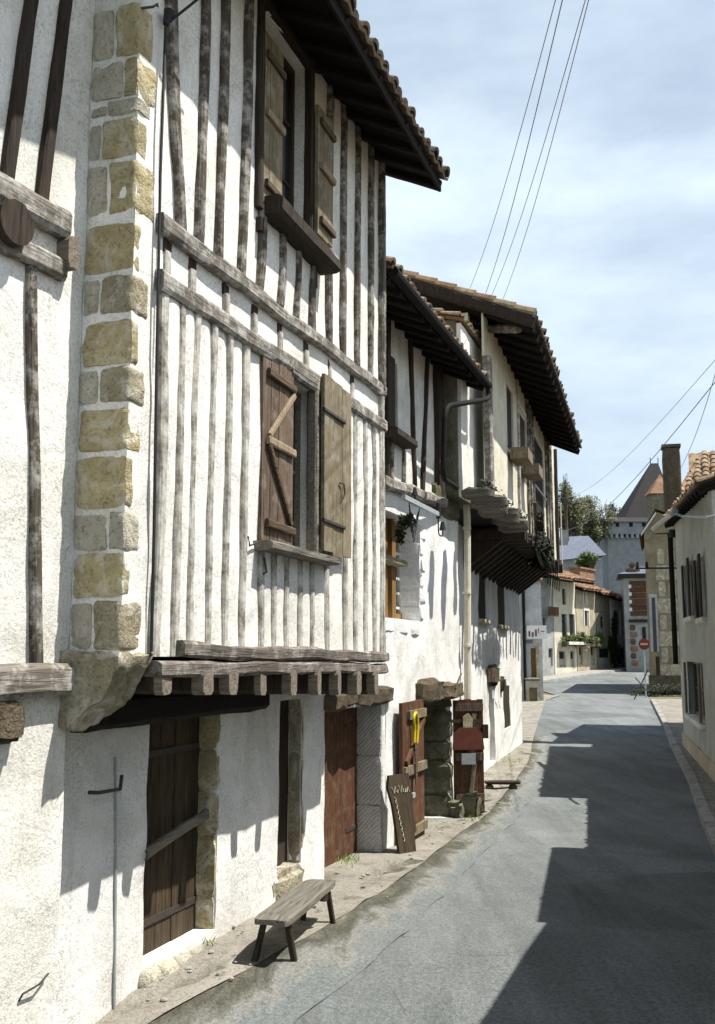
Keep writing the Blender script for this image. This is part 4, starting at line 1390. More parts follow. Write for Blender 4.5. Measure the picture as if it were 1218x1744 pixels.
# yellow handled saw hanging on the near leaf
sx = (CX(706, 1240, -.16))
SW = thing('hand_saw', 'hand saw with a bright yellow loop handle hanging on the brown door leaf', 'saw', FC.w(sx, -.175, CZ(706, 1240, -.17)), FB.rz)
part(SW, 'handle', M['yellow'], lambda b: b.tube(pipe_path([(-.07, 0, -.18), (-.03, 0, .0), (-.10, 0, .14), (.03, 0, .21), (.11, 0, .10), (.10, 0, -.06), (.05, 0, -.2)], 5, .08), .019, 8))
part(SW, 'blade', M['batten'], lambda b: b.prism([(-.02, -.72), (.05, -.72), (.09, -.18), (-.06, -.16)], -.008, .004))
# leaning board with white lettering
gp = gnd(692, 1457)
SB = thing('leaning_board', 'weathered brown board with worn white lettering leaning against the workshop doorpost', 'sign', (gp.x, gp.y, gp.z), FB.rz - R(24))
BH = .94
tilt = math.atan2(.16, BH)


def board(b):
    poly = [(-.13, 0), (.17, 0), (.18, .22), (.225, .26), (.225, .34), (.205, .42), (.225, .66), (.22, BH), (-.14, BH), (-.19, BH - .14), (-.145, .60), (-.135, .4)]
    b.prism(poly, -.018, .018)


bo = part(SB, 'board', M['old_door'], board)
bo.rotation_euler = (-tilt, 0, 0)


def letters(b):
    def stroke(pts, r=.006):
        b.tube([(x, -.024, z) for x, z in pts], r, 5)
    zt = BH - .22
    for i, sp in enumerate((((0, .08), (.025, 0), (.05, .09)), ((.06, .03), (.075, .0), (.085, .05)), ((.10, .1), (.125, .0), (.15, .09)), ((.165, .05), (.16, .01), (.19, .0), (.2, .05)), ((.21, .0), (.235, .06), (.25, .0)))):
        stroke([(-.13 + x * 1.25, zt + z * .9) for x, z in sp])
    zz = BH - .26
    x = -.10
    while zz > .16:
        stroke([(x, zz), (x + .022, zz - .03), (x + .006, zz - .055)], .0055)
        zz -= .066
        x += .009


part(bo, 'lettering', M['pipe_cream'], letters)
# ------------------------------------------------------------------ third house, jettied, cream plaster
TD = .291
FD = Fr(-2.58 + TD * 15.0, 15.0, TD)
YD = 1.06 * math.cos(math.atan(TD))
HD = thing('timbered_house', 'tall jettied cream plastered house with flower boxes beneath its windows and a broad black eave', 'house', FD.o, FD.rz)
DX, DZ = FD.X, FD.Z
xd0 = DX(911, 541, -.86) + .04
xd1 = DX(944, 800)
zdj = 4.95
zdt = 8.25
D1 = (DX(862, 700), DX(873, 700), DZ(868, 766), DZ(868, 662))
D2 = (DX(881, 750), DX(896, 750), DZ(888, 792), DZ(888, 706))
D3 = (DX(909, 820), DX(926, 820), zdj + .05, DZ(918, 757))
part(HD, 'wall', M['plaster_cream'], lambda b: b.wall(xd0, xd1, zdj, zdt + .1, [D1, D2, D3], 0, .03, .2, .02, 51.0), True)
part(HD, 'gable_wall', M['plaster_old'], lambda b: (b.box(xd0 + .01, xd0 + .2, .26, 7, zdj + .0, 8.1)))
part(HD, 'end_wall', M['plaster_old'], lambda b: b.box(xd1 - .2, xd1 - .01, .26, 7, zdj, 8.1))
part(HD, 'unlit_backing', M['void'], lambda b: [b.box(q[0] - .1, q[1] + .1, .034, .05, q[2] - .1, q[3] + .1) for q in (D3,)])
part(HD, 'window_board', M['dark_post'], lambda b: b.box(D1[0] - .05, D1[1] + .05, .034, .07, D1[2] - .05, D1[3] + .05))
part(HD, 'window_board', M['old_door'], lambda b: b.box(D2[0] - .05, D2[1] + .05, .034, .07, D2[2] - .05, D2[3] + .05))
part(HD, 'corner_post', M['rail'], lambda b: b.beam((xd0 + .12, -.04, zdj + .15), (xd0 + .08, -.04, DZ(820, 600)), .27, .14, j=.014))
for px in (883, 899, 904, 907.5, 930, 934.5, 938.5):
    x = DX(px, 850)
    part(HD, 'stud', M['stud'] if px > 884 else M['stud_pale'], lambda b: b.beam((x, -.015, zdj), (x + random.uniform(-.03, .1), -.015, zdt), .13, .08))
part(HD, 'corner_post', M['dark_post'], lambda b: b.beam((xd1 - .05, -.02, zdj), (xd1 + .0, -.02, zdt), .16, .14))
part(HD, 'window_frame', M['plaster_old'], lambda b: [b.box(q[a] - .06 * (1 - a) - .0, q[a] + .06 * a + .0, -.014, .01, q[2], q[3] + .08) for q in (D1, D2) for a in (0, 1)] + [b.box(D2[0] - .06, D2[1] + .06, -.016, .01, D2[3] + .085, D2[3] + .2), b.box(D1[0] - .06, D1[1] + .06, -.016, .01, D1[3] + .085, D1[3] + .2)])
part(HD, 'hand_rail', M['white_paint'], lambda b: b.tube([(D3[0] - .1, -.05, DZ(915, 836)), (D3[1] + .1, -.05, DZ(925, 848))], .025, 6))
# joist ends stepping along under the jetty
jd = [DX(q, 850) for q in (803, 816, 828, 839, 850, 859, 867)]
for i, x in enumerate(jd):
    part(HD, 'joist', M['joist_dark'], lambda b: b.block(x - .13, x + .13, -.34 - .09 * (i % 2), YD * .12, zdj - .26 - .04 * (i % 3), zdj - .09, 4, .02, .03, i * 3.1), True)
xj = jd[-1] + .75
while xj < xd1 - .1:
    part(HD, 'joist', M['dark_post'], lambda b: b.beam((xj, -.12 - random.uniform(0, .1), zdj - .20), (xj, YD + .1, zdj - .20), .20, .26, (0, 0, 1), j=.014))
    part(HD, 'corbel', M['dark_post'], lambda b: b.add([(xj - .09, .25, zdj - .34), (xj - .09, YD + .05, zdj - .34), (xj - .09, YD + .05, zdj - .95), (xj + .09, .25, zdj - .34), (xj + .09, YD + .05, zdj - .34), (xj + .09, YD + .05, zdj - .95)], [(0, 1, 2), (5, 4, 3), (0, 2, 5, 3), (0, 3, 4, 1), (1, 4, 5, 2)]))
    xj += .62
part(HD, 'jetty_boarding', M['board_dark'], lambda b: (b.box(xd0, xd1, .02, YD + .2, zdj - .04, zdj - .005), b.box(jd[-1] + .7, xd1 - .05, .35, YD, zdj - .16, zdj - .06)))
for i, x in enumerate(jd):
    part(HD, 'moss', M['leaf_dark'], lambda b: leaves(b, (x, -.22, zdj + .0), (.2, .16, .10), 60, .03, i))
# street wall of the third house
DXG = lambda px, py: FD.X(px, py, YD)
DZG = lambda px, py: FD.Z(px, py, YD)
e1 = (DXG(815, 1000), DXG(828, 1000), DZG(822, 1054), DZG(822, 918))
e2 = (DXG(847, 1000), DXG(860, 1000), DZG(853, 1064), DZG(853, 955))
e3 = (DXG(858, 1200), DXG(869, 1200), DZG(863, 1240), DZG(863, 1168))
e4 = (DXG(793, 1180), DXG(800, 1180), DZG(797, 1230), DZG(797, 1166))
e5 = (DXG(834, 1250), DXG(843, 1250), .0, DZG(838, 1170))
part(HD, 'street_wall', M['plaster_low'], lambda b: b.wall(DXG(785, 1200), DXG(889, 1200), -.4, zdj - .02, [e1, e2, e3, e4, e5], YD, .4, .25, .03, 61.0), True)
part(HD, 'end_wall', M['plaster_old'], lambda b: b.box(DXG(889, 1200) - .3, DXG(889, 1200) - .01, YD + .41, 7, -.4, zdj))
part(HD, 'unlit_backing', M['void'], lambda b: [b.box(q[0] - .1, q[1] + .1, YD + .41, YD + .43, q[2] - .1, q[3] + .1) for q in (e1, e2, e3, e4, e5)])
for q in (e1, e2):
    f = part(HD, 'shutter', M['dark_post'], lambda b: b.box(q[0] + .01, q[1] - .01, YD + .025, YD + .06, q[2] + .01, q[3] - .01))
    part(HD, 'window_sill', M['stone_pale'], lambda b: b.block(q[0] - .12, q[1] + .12, YD - .10, YD + .2, q[2] - .13, q[2] + .005, 3, .008, .015, 2), True)
part(HD, 'plank_shutter', M['dark_post'], lambda b: b.box(e3[0] - .02, e3[1] + .02, YD + .02, YD + .08, e3[2] - .02, e3[3] + .02))
part(HD, 'lintel', M['stone_dark'], lambda b: b.block(e5[0] - .3, e5[1] + .35, YD - .12, YD + .2, e5[3] + .02, e5[3] + .5, 4, .04, .08, 4), True)
part(HD, 'door', M['plaster_grey'], lambda b: b.box(e5[0] - .02, e5[1] + .02, YD + .12, YD + .18, .0, e5[3] + .02))
part(HD, 'corbel', M['stone_dark'], lambda b: b.block(e3[0] - .5, e3[0] - .1, YD - .10, YD + .15, e3[3] - .1, e3[3] + .25, 4, .03, .06, 7), True)
part(HD, 'quoin_strip', M['plaster'], lambda b: b.box(DXG(833, 1000), DXG(835, 1000), YD - .035, YD + .05, 1.4, 4.6))
# eave and roof of the third house
DYE, DZE = -.86, 7.86
xr0 = DX(911, 541, DYE)
xr1 = DX(988, 757, DYE)
RD = part(HD, 'roof', M['tiles_dark'], lambda b: roof_tiles(b, xr0, xr1, DYE, DZE + .04, 4.2, DZE + .04 + 5.06 * .42, .22, .40, .10, .02))
part(RD, 'roof_boarding', M['board_dark'], lambda b: slab(b, xr0 + .02, xr1 - .02, DYE + .02, DZE + .01, 4.2, DZE + .01 + 5.0 * .42, .10, .0))
part(RD, 'roof_slope', M['tiles'], lambda b: slab(b, xr0, xr1, 9.0, DZE + .2, 4.2, DZE + 5.06 * .42, .08, .0))
rafters(HD, xr0 + .1, xr1 - .1, .55, DYE, DZE - .02, 0, .42, .10, .14)
part(HD, 'verge_rafter', M['dark_post'], lambda b: b.beam((xr0 - .03, DYE, DZE - .06), (xr0 - .03, 4.2, DZE - .06 + 5.06 * .42), .10, .2, (0, 0, 1), j=.01))
part(HD, 'verge_tiles', M['tiles'], lambda b: [b.tube([(xr0 + .02, DYE + k * .33, DZE + .10 + k * .33 * .42), (xr0 + .02, DYE + k * .33 + .4, DZE + .07 + (k * .33 + .4) * .42)], .10, 8, .085) for k in range(15)])
part(HD, 'eave_post', M['rail'], lambda b: b.beam((xr0 + .7, .0, zdt - .25), (xr0 + .35, -.55, DZE - .02), .14, .16))
# flower boxes
for i, q in enumerate((D1, D2)):
    FBX = thing('flower_box', ('empty wooden flower box under the nearer narrow window of the cream house', 'empty wooden flower box under the second, boarded window of the cream house')[i], 'flower box', FD.w((q[0] + q[1]) / 2, -.22, q[2] - .24), FD.rz, 'flower boxes on the cream house')
    bx_ = part(FBX, 'box', M['shutter'], lambda b: (b.box(-.42, .42, -.17, .17, 0, .03), b.box(-.42, .42, -.17, -.14, .03, .22), b.box(-.42, .42, .14, .17, .03, .22), b.box(-.42, -.39, -.14, .14, .03, .22), b.box(.39, .42, -.14, .14, .03, .22)))
    part(FBX, 'soil', M['earth'], lambda b: b.box(-.385, .385, -.135, .135, .035, .18))
# dark creeper and bracket lamp at the far end of the jetty
CR = thing('creeper', 'dark hanging creeper clinging below the far end of the cream house jetty', 'creeper', FD.w(DX(905, 930), -.2, zdj - .7), FD.rz)
xm = DX(905, 930)
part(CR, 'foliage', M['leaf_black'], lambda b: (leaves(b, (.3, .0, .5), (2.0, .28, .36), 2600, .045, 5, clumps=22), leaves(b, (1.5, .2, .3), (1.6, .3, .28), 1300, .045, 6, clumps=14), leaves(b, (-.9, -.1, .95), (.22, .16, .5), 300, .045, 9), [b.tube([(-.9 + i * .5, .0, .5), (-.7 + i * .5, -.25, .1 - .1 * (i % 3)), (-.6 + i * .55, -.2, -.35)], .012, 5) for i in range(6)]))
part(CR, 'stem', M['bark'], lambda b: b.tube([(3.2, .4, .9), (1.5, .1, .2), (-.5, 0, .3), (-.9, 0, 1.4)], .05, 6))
LB = thing('wall_lamp', 'small street lamp on a horizontal iron arm under the cream house jetty', 'lamp', FD.w(DX(838, 940, YD), YD, DZG(838, 940)), FD.rz)
part(LB, 'arm', M['zinc'], lambda b: b.tube([(0, .0, 0), (.05, -.55, 0), (.10, -1.0, -.02)], .028, 6))
part(LB, 'lamp_head', M['iron'], lambda b: (b.tube([(.10, -1.0, .12), (.10, -1.0, -.05)], .05, 8, .12), b.tube([(.10, -1.0, -.05), (.10, -1.0, -.1)], .13, 8, .1)))

# ------------------------------------------------------------------ right side of the street
FRr = Fr(8.61, 26.93, .241, flip=True)
HR = thing('rendered_house', 'shaded grey rendered house on the right with dark shutters and a tiled eave', 'house', FRr.o, FRr.rz)
RX, RZ = FRr.X, FRr.Z
r1 = (RX(1168, 1000), RX(1180, 1000), RZ(1172, 1052), RZ(1172, 958))
r2 = (RX(1190, 1000), RX(1200, 1000), RZ(1195, 1052), RZ(1195, 948))
r3 = (RX(1172, 1170), RX(1198, 1170), RZ(1185, 1222), RZ(1185, 1128))
RTOP = 5.50
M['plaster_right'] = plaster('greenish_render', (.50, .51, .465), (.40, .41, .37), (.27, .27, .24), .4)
part(HR, 'wall', M['plaster_right'], lambda b: b.wall(0, 9.2, -.4, RTOP, [r1, r2, r3], 0, .3, .25, .015, 71.0), True)
part(HR, 'end_wall', M['plaster_right'], lambda b: (b.box(.01, .25, .31, 7, -.4, RTOP), b.box(8.9, 9.19, .31, 7, -.4, RTOP), b.box(.25, 8.9, 6.7, 7, -.4, RTOP)))
part(HR, 'unlit_backing', M['void'], lambda b: [b.box(q[0] - .05, q[1] + .05, .31, .33, q[2] - .05, q[3] + .05) for q in (r1, r2, r3)])
for q in (r1, r2):
    casement(HR, q, .14, M['dark_post'], 2)
    for sgn in (-1, 1):
        xx = q[0] if sgn < 0 else q[1]
        w_ = .30
        part(HR, 'shutter', M['dark_post'], lambda b: b.box(min(xx, xx + sgn * w_) + .004, max(xx, xx + sgn * w_) - .004, -.07 - .05 * (sgn > 0), -.03 - .05 * (sgn > 0), q[2] - .01, q[3] + .01))
    part(HR, 'window_sill', M['plaster_old'], lambda b: b.block(q[0] - .1, q[1] + .1, -.10, .12, q[2] - .13, q[2] + .004, 3, .008, .012, 1), True)
casement(HR, r3, .14, M['bench'], 1)
for xx, yy in ((r3[0] - .02, -.30), (r3[1] - .26, -.10)):
    part(HR, 'shutter', M['shutter_red'], lambda b: b.beam((xx, -.06, r3[2]), (xx, yy, r3[3]), .05, .30, (0, -1, 0), j=.003) if False else b.box(xx, xx + .30, -.09, -.05, r3[2] + .02, r3[3] - .02))
part(HR, 'window_sill', M['plaster_old'], lambda b: b.block(r3[0] - .1, r3[1] + .1, -.12, .12, r3[2] - .14, r3[2] + .004, 3, .008, .012, 4), True)
part(HR, 'plinth', M['plaster_beige'], lambda b: b.wall(0, 9.2, -.45, .35, [], -.04, .06, .3, .02, 5.0), True)
EZ = 5.95
RR = part(HR, 'roof', M['tiles'], lambda b: roof_tiles(b, -.45, 9.3, -.24, EZ + .04, 3.2, EZ + .04 + 3.7 * .30, .21, .38, .095, .02))
part(RR, 'roof_boarding', M['board_dark'], lambda b: slab(b, -.43, 9.3, -.22, EZ + .01, 3.2, EZ + 3.68 * .30, .06, .0))
part(RR, 'roof_slope', M['tiles'], lambda b: slab(b, -.45, 9.3, 7.2, EZ, 3.2, EZ + 3.7 * .30, .06, .0))
rafters(HR, -.35, 9.2, .6, -.24, EZ, 0, .30, .09, .12)
def tilt_roof(root):
    for o in [root] + list(root.children):
        for v in o.data.vertices:
            v.co.z -= .055 * max(-.5, v.co.x)


tilt_roof(RR)
for o in HR.children:
    if o.name.startswith('rafter'):
        tilt_roof(o)
part(HR, 'wall_head', M['plaster_right'], lambda b: b.prism([(.01, RTOP - .02), (9.19, RTOP - .02), (8.0, RTOP + .02), (.01, 5.98)], .012, .29))
chx = 0
cp = at(1146, 845, 28.2)
cl = FRr.loc(cp)
CH = part(HR, 'chimney', M['stone_dark'], lambda b: b.block(cl.x - .24, cl.x + .24, cl.y - .24, cl.y + .24, 6.0, at(1146, 764, 28.2).z, 6, .015, .02, 3), True)
part(CH, 'chimney_cap', M['stone_dark'], lambda b: b.box(cl.x - .26, cl.x + .26, cl.y - .26, cl.y + .26, at(1146, 764, 28.2).z + .002, at(1146, 759, 28.2).z))
part(HR, 'downpipe', M['pipe_dark'], lambda b: b.tube([(.06, -.12, RZ(1152, 905)), (.06, -.12, RZ(1152, 1130))], .07, 8))
# street lamp on the eave
la, lb_, lc = RX(1218, 880), RX(1176, 876), RX(1168, 868)
LAMP = thing('street_lamp', 'tube street lamp on a pale bent arm under the right house eave', 'lamp', FRr.w(lb_, 0, RZ(1176, 880)), FRr.rz)
part(LAMP, 'arm', M['zinc'], lambda b: b.tube([(la - lb_ + .6, .02, RZ(1218, 880) - RZ(1176, 880) - .05), (la - lb_, -.1, RZ(1218, 881) - RZ(1176, 880)), (.25, -.2, -.02), (.0, -.35, .10)], .03, 7))
part(LAMP, 'lamp_tube', M['white_paint'], lambda b: b.tube([(.0, -.35, .11), (-1.3, -.75, -.10)], .055, 8))
part(LAMP, 'cap', M['zinc'], lambda b: b.tube([(.06, -.33, .12), (-.1, -.38, .095)], .075, 8))
WB = thing('wall_bracket', 'iron bar with two insulators standing out from the right house corner', 'bracket', FRr.w(.1, 0, RZ(1155, 964)), FRr.rz)
part(WB, 'bar', M['iron'], lambda b: b.tube([(0, .0, 0), (-.25, -1.05, .03)], .028, 6))
for q in (.72, .95):
    part(WB, 'insulator', M['cable'], lambda b: b.tube([(-.25 * q, -1.05 * q, .0), (-.25 * q, -1.05 * q, .20)], .05, 8, .03))
WL = thing('wall_lantern', 'round dark lantern on a short arm at the right house corner', 'lantern', FRr.w(.1, 0, RZ(1150, 908)), FRr.rz)
part(WL, 'arm', M['iron'], lambda b: b.tube([(0, 0, .02), (-.1, -.55, .02)], .02, 6))
part(WL, 'globe', M['cable'], lambda b: b.tube([(0, -.06, -.10), (0, -.06, -.04), (0, -.06, .06), (0, -.06, .11)], .10, 10))
# taller house behind with a clay tiled hip roof
yb = 30.0
p0, p1 = at(1152, 850, 28.2), at(1200, 772, 31.0)
HT = thing('tiled_house', 'clay tiled hip roof rising behind the right house beside the stone chimney', 'house', (p0.x, 28.2, 0), -R(19))
tb = MB()
tb0 = MB()
roof_tiles(tb0, .0, 7.0, 0, p0.z, 3.2, p1.z, .235, .36, .105, .02)
hipw = (Matrix.Rotation(R(19), 3, 'Z') @ (p1 - p0)).x
keep = []
for f in tb0.f:
    c = sum((Vector(tb0.v[i]) for i in f), Vector()) / len(f)
    if c.x >= hipw * max(0, min(1, c.y / 3.2)) - .05:
        keep.append(f)
tb.v, tb.f = tb0.v, keep
rf = tb.build('roof', M['tiles'], HT)
part(rf, 'hip_slope', M['tiles_red'], lambda b: b.add([(0, 0, p0.z - .02), (hipw, 3.2, p1.z - .02), (7, 3.2, p1.z - .02), (7, 0, p0.z - .02), (0, 6.4, p0.z - .02), (7, 6.4, p0.z - .02)], [(0, 3, 2, 1), (0, 1, 4), (1, 2, 5, 4)]))
part(rf, 'ridge_tiles', M['tiles_red'], lambda b: [b.tube([Vector((0, 0, p0.z)).lerp(Vector((hipw, 3.2, p1.z)), k / 9), Vector((0, 0, p0.z + .02)).lerp(Vector((hipw, 3.2, p1.z + .02)), (k + 1.2) / 9)], .11, 8, .09) for k in range(8)])
part(HT, 'wall', M['plaster_grey'], lambda b: b.box(.85, 6.9, -1.5, 6.2, -.3, p0.z - .35))  # front stretched forward to close a sunlit gap in the road shadow


# houses of the right row outside the frame: their eaves draw the stepped shadow on the road
def plain_house(x0, y0, tan_h, length, ez, label, ov=.40, m='plaster_old', gut=True):
    f = Fr(x0, y0, tan_h, flip=True)
    h = thing('street_house', label, 'house', f.o, f.rz)
    dz = g(y0)
    hs = (length * .18, length * .18 + .9, .0 + dz, 2.1 + dz), (length * .6, length * .6 + .9, 1.0 + dz, 2.2 + dz)
    part(h, 'wall', M[m], lambda b: b.wall(.02, length - .02, -.4, ez + .15, list(hs), 0, .25, .4, .015, x0), True)
    part(h, 'side_wall', M[m], lambda b: (b.box(.03, .25, .26, 6, -.3, ez + .1), b.box(length - .25, length - .03, .26, 6, -.3, ez + .1), b.box(.25, length - .25, 5.8, 6, -.3, ez)))
    part(h, 'door', M['old_door'], lambda b: b.box(hs[0][0] - .02, hs[0][1] + .02, .15, .2, hs[0][2], hs[0][3] + .02))
    casement(h, hs[1], .12, M['dark_post'], 1)
    if gut:  # unseen tube added to straighten the eave's shadow edge on the road
        part(h, 'gutter', M['zinc'], lambda b: b.tube([(.02, -ov - .07, ez + .03), (length - .02, -ov - .07, ez + .03)], .075, 10))
    r = part(h, 'roof', M['tiles'], lambda b: roof_tiles(b, 0, length, -ov, ez + .04, 3, ez + .04 + (3 + ov) * .4, .22, .4, .1, .02))
    part(r, 'roof_boarding', M['board_dark'], lambda b: slab(b, .01, length - .01, -ov + .02, ez, 3, ez + (3 + ov) * .4 - .02, .06, 0))
    part(r, 'roof_slope', M['tiles'], lambda b: slab(b, 0, length, 6.4, ez, 3, ez + (3 + ov) * .4, .06, 0))
    return h


def fx(y):
    return 8.61 - .241 * (26.93 - y)


plain_house(fx(18.1) + .02, 18.1, .241, 5.6, 4.35, 'low house with a short eave next to the shaded grey house on the right', -.05, 'plaster_old', False)
plain_house(fx(12.7), 12.7, .241, 4.1, 4.2, 'taller narrow house two doors nearer than the shaded grey house')
plain_house(fx(8.8) + .0, 8.8, .37, 9.6, 4.02, 'nearest house of the right row, beside the photographer')

# ------------------------------------------------------------------ gabled stone house down the street
gy = 52.0
gx = lambda px: (px - 609.0) / FPX * CT * gy
gz = lambda py: at(1128, py, gy).z
HG = thing('stone_house', 'tall ochre stone house with pale quoins and a pointed gable beyond the grey house', 'house', (gx(1105), gy, 0), -R(16.6))
GW = 4.6
gpk = gx(1126) - gx(1105)
part(HG, 'wall', M['plaster_brown'], lambda b: b.prism([(0, -.3), (GW, -.3), (GW, gz(925)), (gpk, gz(872)), (0, gz(908))], 0, 9))
rg = part(HG, 'roof', M['tiles_red'], lambda b: (b.add([(-.25, -.2, gz(912)), (gpk, -.2, gz(868)), (gpk, 9, gz(868)), (-.25, 9, gz(912))], [(0, 1, 2, 3)]), b.add([(gpk, -.2, gz(868)), (GW + .3, -.2, gz(922)), (GW + .3, 9, gz(922)), (gpk, 9, gz(868))], [(0, 1, 2, 3)])))
part(HG, 'verge', M['white_paint'], lambda b: b.prism([(-.15, gz(913)), (gpk, gz(877)), (gpk, gz(872)), (-.15, gz(908))], -.06, -.003))
for cx in (1131, 1148):
    for k in range(9):
        ya = 935 + k * 28
        part(HG, 'quoin_stone', M['stone_pale'], lambda b: b.block(gx(cx) - gx(1105) - .18 - .10 * (k % 2), gx(cx) - gx(1105) + .18 + .10 * (k % 2), -.03, .1, gz(ya + 26), gz(ya), 2, .01, .02, k), True)
wg = (gx(1113) - gx(1105), gx(1119) - gx(1105))
fw = part(HG, 'window', M['plaster_grey'], lambda b: (b.box(wg[0] - .14, wg[0], -.05, .02, gz(1110), gz(1018)), b.box(wg[1], wg[1] + .1, -.05, .02, gz(1110), gz(1018)), b.box(wg[0] - .14, wg[1] + .1, -.06, .02, gz(1018) + .003, gz(1012))))
part(fw, 'pane', M['glass'], lambda b: b.box(wg[0], wg[1], -.01, -.004, gz(1110), gz(1018)))
part(HG, 'door', M['dark_post'], lambda b: b.box(gx(1116) - gx(1105), gx(1122) - gx(1105), -.02, -.003, gz(1172), gz(1118)))
part(HG, 'plinth', M['stone_dark'], lambda b: b.box(-.06, GW, -.08, .0 - .003, -.2, gz(1150)))
# turret roof peeping over
pt = at(1119, 842, 78)
pa = at(1119, 815, 78)
HTu = thing('turret', 'small square turret with a pyramid tiled roof left of the stone chimney', 'turret', (pt.x, 78, 0), 0)
part(HTu, 'wall', M['stone_moss'], lambda b: b.box(-.55, .9, -.55, .9, 0, pt.z))
part(HTu, 'roof', M['tiles_red'], lambda b: b.add([(-.75, -.75, pt.z - .02), (1.1, -.75, pt.z - .02), (1.1, 1.1, pt.z - .02), (-.75, 1.1, pt.z - .02), (.35, .2, pa.z + .4)], [(0, 1, 4), (1, 2, 4), (2, 3, 4), (3, 0, 4), (3, 2, 1, 0)]))
# brick building with pilaster quoins
hy = 73.0
hx_ = lambda px: (px - 609.0) / FPX * CT * hy
hz = lambda py: at(1085, py, hy).z
HK = thing('brick_building', 'small brick and stone building with a brown shuttered upper bay and dark cornice', 'building', (hx_(1066), hy, 0), -R(13))
KW = 5.0
kx = lambda px: hx_(px) - hx_(1066)
part(HK, 'wall', M['plaster_grey'], lambda b: b.box(0, KW, 0, 7, .3, hz(985)))
part(HK, 'shutter_bay', M['brown_door'], lambda b: [b.box(kx(1076), kx(1112), -.05, -.004, hz(990 + q * 10 + 9), hz(990 + q * 10)) for q in range(6)])
part(HK, 'cornice', M['dark_post'], lambda b: b.box(-.35, KW + .2, -.4, .3, hz(985) + .003, hz(978)))
part(HK, 'ledge', M['dark_post'], lambda b: b.box(.3, KW + .05, -.22, -.003, hz(1060), hz(1055)))
part(HK, 'roof', M['slate'], lambda b: b.add([(-.35, -.4, hz(978) + .01), (KW + .3, -.4, hz(978) + .01), (KW + .3, 7, hz(978) + .01), (-.35, 7, hz(978) + .01), (1.2, 2, hz(962)), (KW - 1, 2, hz(962))], [(0, 1, 5, 4), (1, 2, 5), (2, 3, 4, 5), (3, 0, 4)]))
part(HK, 'finial', M['stone_dark'], lambda b: (b.block(.45, .95, .2, .7, hz(966), hz(957), 3, .04, .1, 1), b.block(.2, 1.2, .1, .8, hz(978), hz(966) - .01, 3, .04, .1, 5)), True)
for k in range(6):
    part(HK, 'quoin_stone', M['tiles_red'] if k % 2 else M['stone_dark'], lambda b: b.block(kx(1074), kx(1083 + 3 * (k % 2)), -.07, .05, hz(1064 + k * 12 + 10), hz(1064 + k * 12), 2, .02, .03, k), True)
    if k < 4:
        part(HK, 'quoin_stone', M['white_paint'], lambda b: b.box(kx(1074), kx(1079), -.075, -.055, hz(996 + k * 13 + 6), hz(996 + k * 13)))
part(HK, 'window', M['glass'], lambda b: b.box(kx(1094), kx(1100), -.05, -.003, hz(1092), hz(1068)))
# no entry sign
sp = at(1097, 1097, 48.5)
NS = thing('road_sign', 'round red no entry sign on a grey post before the brick building', 'road sign', (sp.x, sp.y, g(48.5)), 0)
part(NS, 'post', M['zinc'], lambda b: b.tube([(0, .03, -.1), (0, .03, sp.z - g(48.5) + .2)], .035, 8))
zs_ = sp.z - g(48.5)
ds = part(NS, 'disc', M['red_dull'], lambda b: b.tube([(0, .0, zs_), (0, -.02, zs_)], .27, 24))
part(ds, 'bar', M['stone_ochre'], lambda b: b.box(-.18, .18, -.032, -.022, zs_ - .045, zs_ + .045))
# dark leaves added to stand in for deep ground shadow, and a trestle
hp = at(1075, 1172, 50.0)
HG2 = tag(part(None, 'shadow_leaves', M['leaf_dark'], lambda b: (leaves(b, (2.4, .35, .22), (2.6, .4, .36), 4200, .045, 21, clumps=22), leaves(b, (.6, .2, .12), (.9, .3, .22), 900, .04, 22))), 'dark leaves added in place of the deep shadow before the ochre stone house', 'shadow_leaves')
HG2.location = (hp.x, 49.6, g(50))
TR = thing('trestle', 'dark crossed pole trestle standing beside the dark shadow leaves', 'trestle', (at(1092, 1160, 47.0).x, 47.0, g(47)), 0)
part(TR, 'pole', M['iron'], lambda b: b.tube([(-.35, 0, 0), (.35, .05, 1.35)], .03, 6))
part(TR, 'pole', M['iron'], lambda b: b.tube([(.3, 0, .35), (-.25, .05, 1.0)], .03, 6))

# ------------------------------------------------------------------ house with the shop sign, beyond the cream house
ey = 46.0
exx = lambda px: (px - 609.0) / FPX * CT * ey
ez_ = lambda py: at(905, py, ey).z
HE = thing('white_house', 'plain cool white house end wall beyond the cream house, with a narrow brown door', 'house', (exx(870), ey, 0), 0)
ex = lambda px: exx(px) - exx(870)
de = (ex(904), ex(913), ez_(1160), ez_(1104))
part(HE, 'wall', M['plaster_blue'], lambda b: b.wall(0, ex(924), -.2, ez_(990), [de], 0, .3, .3, .015, 81), True)
part(HE, 'side_wall', M['plaster_blue'], lambda b: (b.box(ex(924) - .3, ex(924) - .01, .31, 9, -.2, ez_(990)), b.box(0, ex(924) - .3, 8.7, 9, -.2, ez_(990))))
part(HE, 'roof', M['tiles_red'], lambda b: slab(b, -.2, ex(926), -.25, ez_(989), 6, ez_(989) + 1.6, .12, -.06))
part(HE, 'door', M['orange_wood'], lambda b: b.box(de[0], de[1], .12, .16, de[2], de[3]))
part(HE, 'door_surround', M['stone_pale'], lambda b: (b.box(de[1] + .002, de[1] + .16, -.04, .02, .1, de[3] + .1), b.box(de[0] - .02, de[1] + .16, -.045, .02, de[3] + .103, de[3] + .24)))
part(HE, 'downpipe', M['pipe_dark'], lambda b: b.tube([(ex(893), -.1, .2), (ex(893), -.1, ez_(1000))], .07, 8))
MBX = thing('meter_cupboard', 'small pale masonry cupboard with a black opening at the white house foot', 'cupboard', (exx(903), ey - .5, g(ey)), 0)
